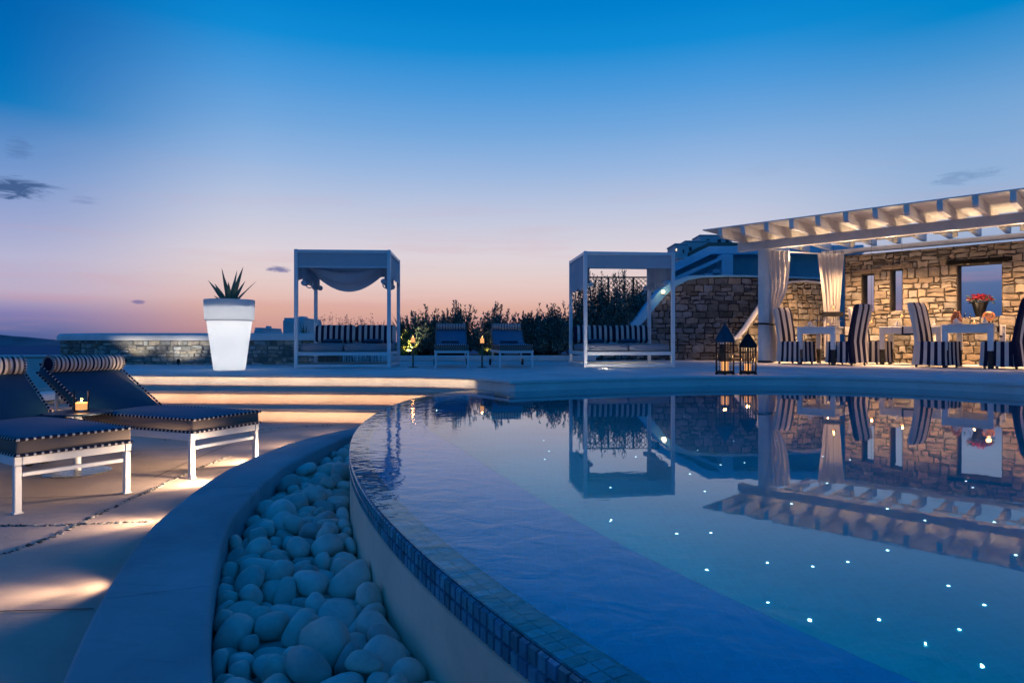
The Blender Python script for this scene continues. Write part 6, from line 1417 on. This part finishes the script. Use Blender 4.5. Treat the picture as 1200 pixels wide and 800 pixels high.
def garden_spot(x, y, z, aim, energy, label, size=70, col=(1, .80, .38)):
    t = thing('garden_spotlight', label, 'spotlight', (x, y, z), 0, 'garden spotlights')
    mb = MB(); mb.tube([(0, 0, -.02), (0, 0, .06)], .008, 8); mb.build('spike', MAT['darkmetal'], t)
    d = Vector(aim).normalized(); mb = MB(); mb.lathe([(0, -.05), (.025, -.05), (.03, 0), (.03, .03), (.026, .03), (.024, .01)], 16); mb.xf(Matrix.Translation((0, 0, .085)) @ d.to_track_quat('Z', 'Y').to_matrix().to_4x4()); mb.build('housing', MAT['darkmetal'], t)
    mb = MB(); mb.lathe([(0, .012), (.022, .010)], 14); mb.xf(Matrix.Translation((0, 0, .085)) @ d.to_track_quat('Z', 'Y').to_matrix().to_4x4()); mb.build('bulb', MAT['bulb'], t)
    lamp('spot_beam', 'SPOT', Vector((x, y, z + .085)) + d * .04, energy, col, .02, spot_size=R_(size), spot_blend=.6, aim=d); return t
garden_spot(gx(480, 15.25), 15.22, .10, (-.12, .5, .8), 60, 'garden spotlight at the foot of the yellow lit shrub', 100)
garden_spot(gx(571, 15.25), 15.24, .10, (0, .5, .8), 3, 'garden spotlight by the small lit plant between the loungers', 90)
garden_spot(gx(884, 14.35), 14.42, .0, (.35, .8, 1.1), 40, 'spotlight lighting the swooping side wall beside the column', 90, WARM2)
garden_spot(gx(938, 14.8), 14.85, .0, (0, .5, 1.2), 55, 'spotlight at the foot of the arched side wall between curtains', 90, WARM2)
garden_spot(gx(1004, 14.1), 14.0, .0, (.25, .4, 1.0), 30, 'spotlight at the left foot of the dining wall', 90, WARM2)
garden_spot(gx(1080, 13.2), 12.95, .0, (.25, .55, 1.2), 75, 'spotlight at the dining wall between slits and square opening', 90, WARM2)
garden_spot(gx(212, 12.6), 12.5, .0, (-.1, .4, .8), 15, 'spotlight close beside the planter lighting the pale stone wall', 150, (1, .90, .78))
garden_spot(gx(150, 12.6), 12.5, .0, (.1, .4, .8), 14, 'spotlight lighting the low stone wall left of the planter', 120, (1, .86, .68))

kl = None
def kerb_light(phi, label, energy, size=80, da=0.0, tilt=-.28, col=WARM2):
    global kl
    r = r_out(phi); p = Vector(polar(phi, r + .004, -.378)); a = PI - phi + da
    t = thing('kerb_light', label, 'step light', p, PI - phi, 'step lights in the kerb')
    if kl is None:
        mb = MB(); mb.box((0, 0, 0), (.012, .11, .05), .004); mb.build('faceplate', MAT['recess'], t)
        mb = MB(); mb.box((.0065, 0, -.004), (.004, .08, .022), .001); mb.build('lens', MAT['bulb'], t); kl = t
    else:
        for ch in kids(kl): c = ch.copy(); COL.objects.link(c); c.parent = t
    d = Vector((math.cos(a), math.sin(a), tilt)); lamp('kerb_beam', 'SPOT', p + d * .03, energy * .30, col, .012, spot_size=R_(size), spot_blend=1.0, aim=d)
    d2 = Vector((math.cos(a), math.sin(a), .06)); lamp('kerb_throw', 'SPOT', p + d * .03, energy * 1.7, col, .012, spot_size=R_(size * .52), spot_blend=1.0, aim=d2)
kerb_light(-.455, 'step light in the kerb nearest the viewer', 22, 150, 0, -.10)
kerb_light(-.337, 'step light in the kerb throwing the brightest streak on the terrace', 17, 120, .05, -.10)
kerb_light(-.235, 'step light in the kerb in line with the nearest lounger foot', 21, 150, .03, -.06)
kerb_light(-.135, 'step light in the kerb in line with the side table', 60, 160, 0, -.03)
kerb_light(-.055, 'step light in the kerb beside the second lounger foot', 60, 160, 0, -.03)
kerb_light(.02, 'step light in the kerb aimed along the lowest step', 34, 150, -.3, -.03)
kerb_light(.085, 'step light at the far end of the kerb lighting the steps', 24, 140, -.6, -.05)
q = Vector((-4.55, 6.55, LZ))  # unseen spotlight added to brighten the step risers
garden_spot(q.x, q.y, q.z, (.25, 1, -.02), 14, 'low spotlight added out of sight behind the lounger to light the steps', 110, WARM2)

# decorative pebble lines and slab joints of the terrace
mb = MB(); rnd = random.Random(6)
def strip(pts, w, per):
    P = [at(a, b, LZ) for a, b in pts]
    for a, b in zip(P, P[1:]):
        L = (b - a).length; n = int(L * per)
        for i in range(n):
            q = a.lerp(b, rnd.random()) + Vector((rnd.uniform(-w, w), rnd.uniform(-w, w), 0)); r = rnd.uniform(.006, .012); g = rnd.choice((.12, .2, .9, 1.0, .8)); th = rnd.uniform(0, PI)
            vs = [(q.x, q.y, LZ + r * .75)]
            for k in range(6): vs.append((q.x + r * 1.2 * math.cos(th + k * PI / 3), q.y + r * .85 * math.sin(th + k * PI / 3), LZ + .001))
            mb.add(vs, [(0, 1 + k, 1 + (k + 1) % 6) for k in range(6)], 0, (g, g * .97, g * .92))
strip([(-60, 680), (-10, 654), (60, 630), (110, 605), (160, 582), (222, 553), (268, 535)], .014, 150); strip([(-80, 617), (0, 616), (80, 615), (172, 611)], .011, 150); strip([(185, 516), (250, 511), (310, 503), (400, 497.5)], .012, 110)
tag(mb.build('pebble_inlay', MAT['inlay'], smooth=180), 'thin wandering lines of small pebbles inlaid in the terrace floor', 'pebble inlay', kind='stuff')
mb = MB()
for pts in ([(-60, 585), (0, 584), (120, 581), (195, 577)], [(-60, 719), (0, 717), (60, 715), (110, 714)], [(60, 561), (120, 545), (165, 532)], [(130, 530), (250, 524), (300, 520)], [(180, 560), (235, 535), (300, 508), (360, 499)], [(-50, 548), (40, 540), (130, 533)]):
    P = [at(a, b, LZ) for a, b in pts]
    for a, b in zip(P, P[1:]):
        d = (b - a).normalized(); s = Vector((-d.y, d.x, 0)) * .0035; z = Vector((0, 0, .004)); mb.add([a - s + z, b - s + z, b + s + z, a + s + z], [(0, 1, 2, 3)])
tag(mb.build('terrace_joints', MAT['joint'], smooth=0), kind='structure')

# ------------------------------------------------------------------ white pebbles between kerb and pool wall
def rc_(k):
    r = random.Random(1000 + k); a = r.uniform(.58, .88); b = r.uniform(.40, .62); return a, b
def pebble_mesh(k):
    rnd = random.Random(100 + k); bm = bmesh.new(); bmesh.ops.create_icosphere(bm, subdivisions=3, radius=1)
    ph = [rnd.uniform(0, 6.28) for _ in range(9)]; ex = rnd.uniform(.62, .92); ca_, cb_ = rc_(k)
    for v in bm.verts:
        x, y, z = v.co
        f = 1 + .12 * math.sin(2.1 * x + ph[0]) + .11 * math.sin(2.3 * y + ph[1] + x) + .05 * math.sin(3.1 * z + ph[2]) + .05 * math.sin(3.7 * x + 2.9 * y + ph[3])
        s = lambda a: math.copysign(abs(a) ** ex, a); v.co = (s(x) * f, s(y) * f * ca_, s(z) * f * cb_)
    me = bpy.data.meshes.new('pebble'); bm.to_mesh(me); bm.free(); me.polygons.foreach_set('use_smooth', [True] * len(me.polygons)); me.materials.append(MAT['pebble']); return me
PM = [pebble_mesh(k) for k in range(14)]
near = []
for rec in PEB:
    x, y, z = rec[0] / 1000, rec[1] / 1000, rec[2] / 1000 + PEB_DZ
    if y < 1.35 or z < -.62: continue
    pyy = 400 + (CZ - z) * F / y
    if pyy > 835: continue
    near.append((z + (.02 if y < 3 else 0) + rec[7] / 2000, x, y, z, rec))
near.sort(key=lambda q: -q[0])
rest = MB()
for i, (_, x, y, z, rec) in enumerate(near):
    M = Matrix.LocRotScale(Vector((x, y, z)), __import__('mathutils').Euler((rec[3] / 100, rec[4] / 100, rec[5] / 100)), Vector((rec[7] / 1000,) * 3))
    if i < 300:
        o = bpy.data.objects.new('pebble', PM[rec[6]]); COL.objects.link(o); o.matrix_world = M
        tag(o, 'smooth white pebble lying among others in the bed beside the pool wall', 'pebble', 'white pebbles between kerb and pool wall')
    else:
        me = PM[rec[6]]; rest.add([M @ v.co for v in me.vertices], [tuple(p.vertices) for p in me.polygons])
if rest.v: tag(rest.build('pebbles', MAT['pebble'], smooth=180, recalc=False), 'lower layer of white pebbles glimpsed between the topmost stones', 'pebbles', kind='stuff')
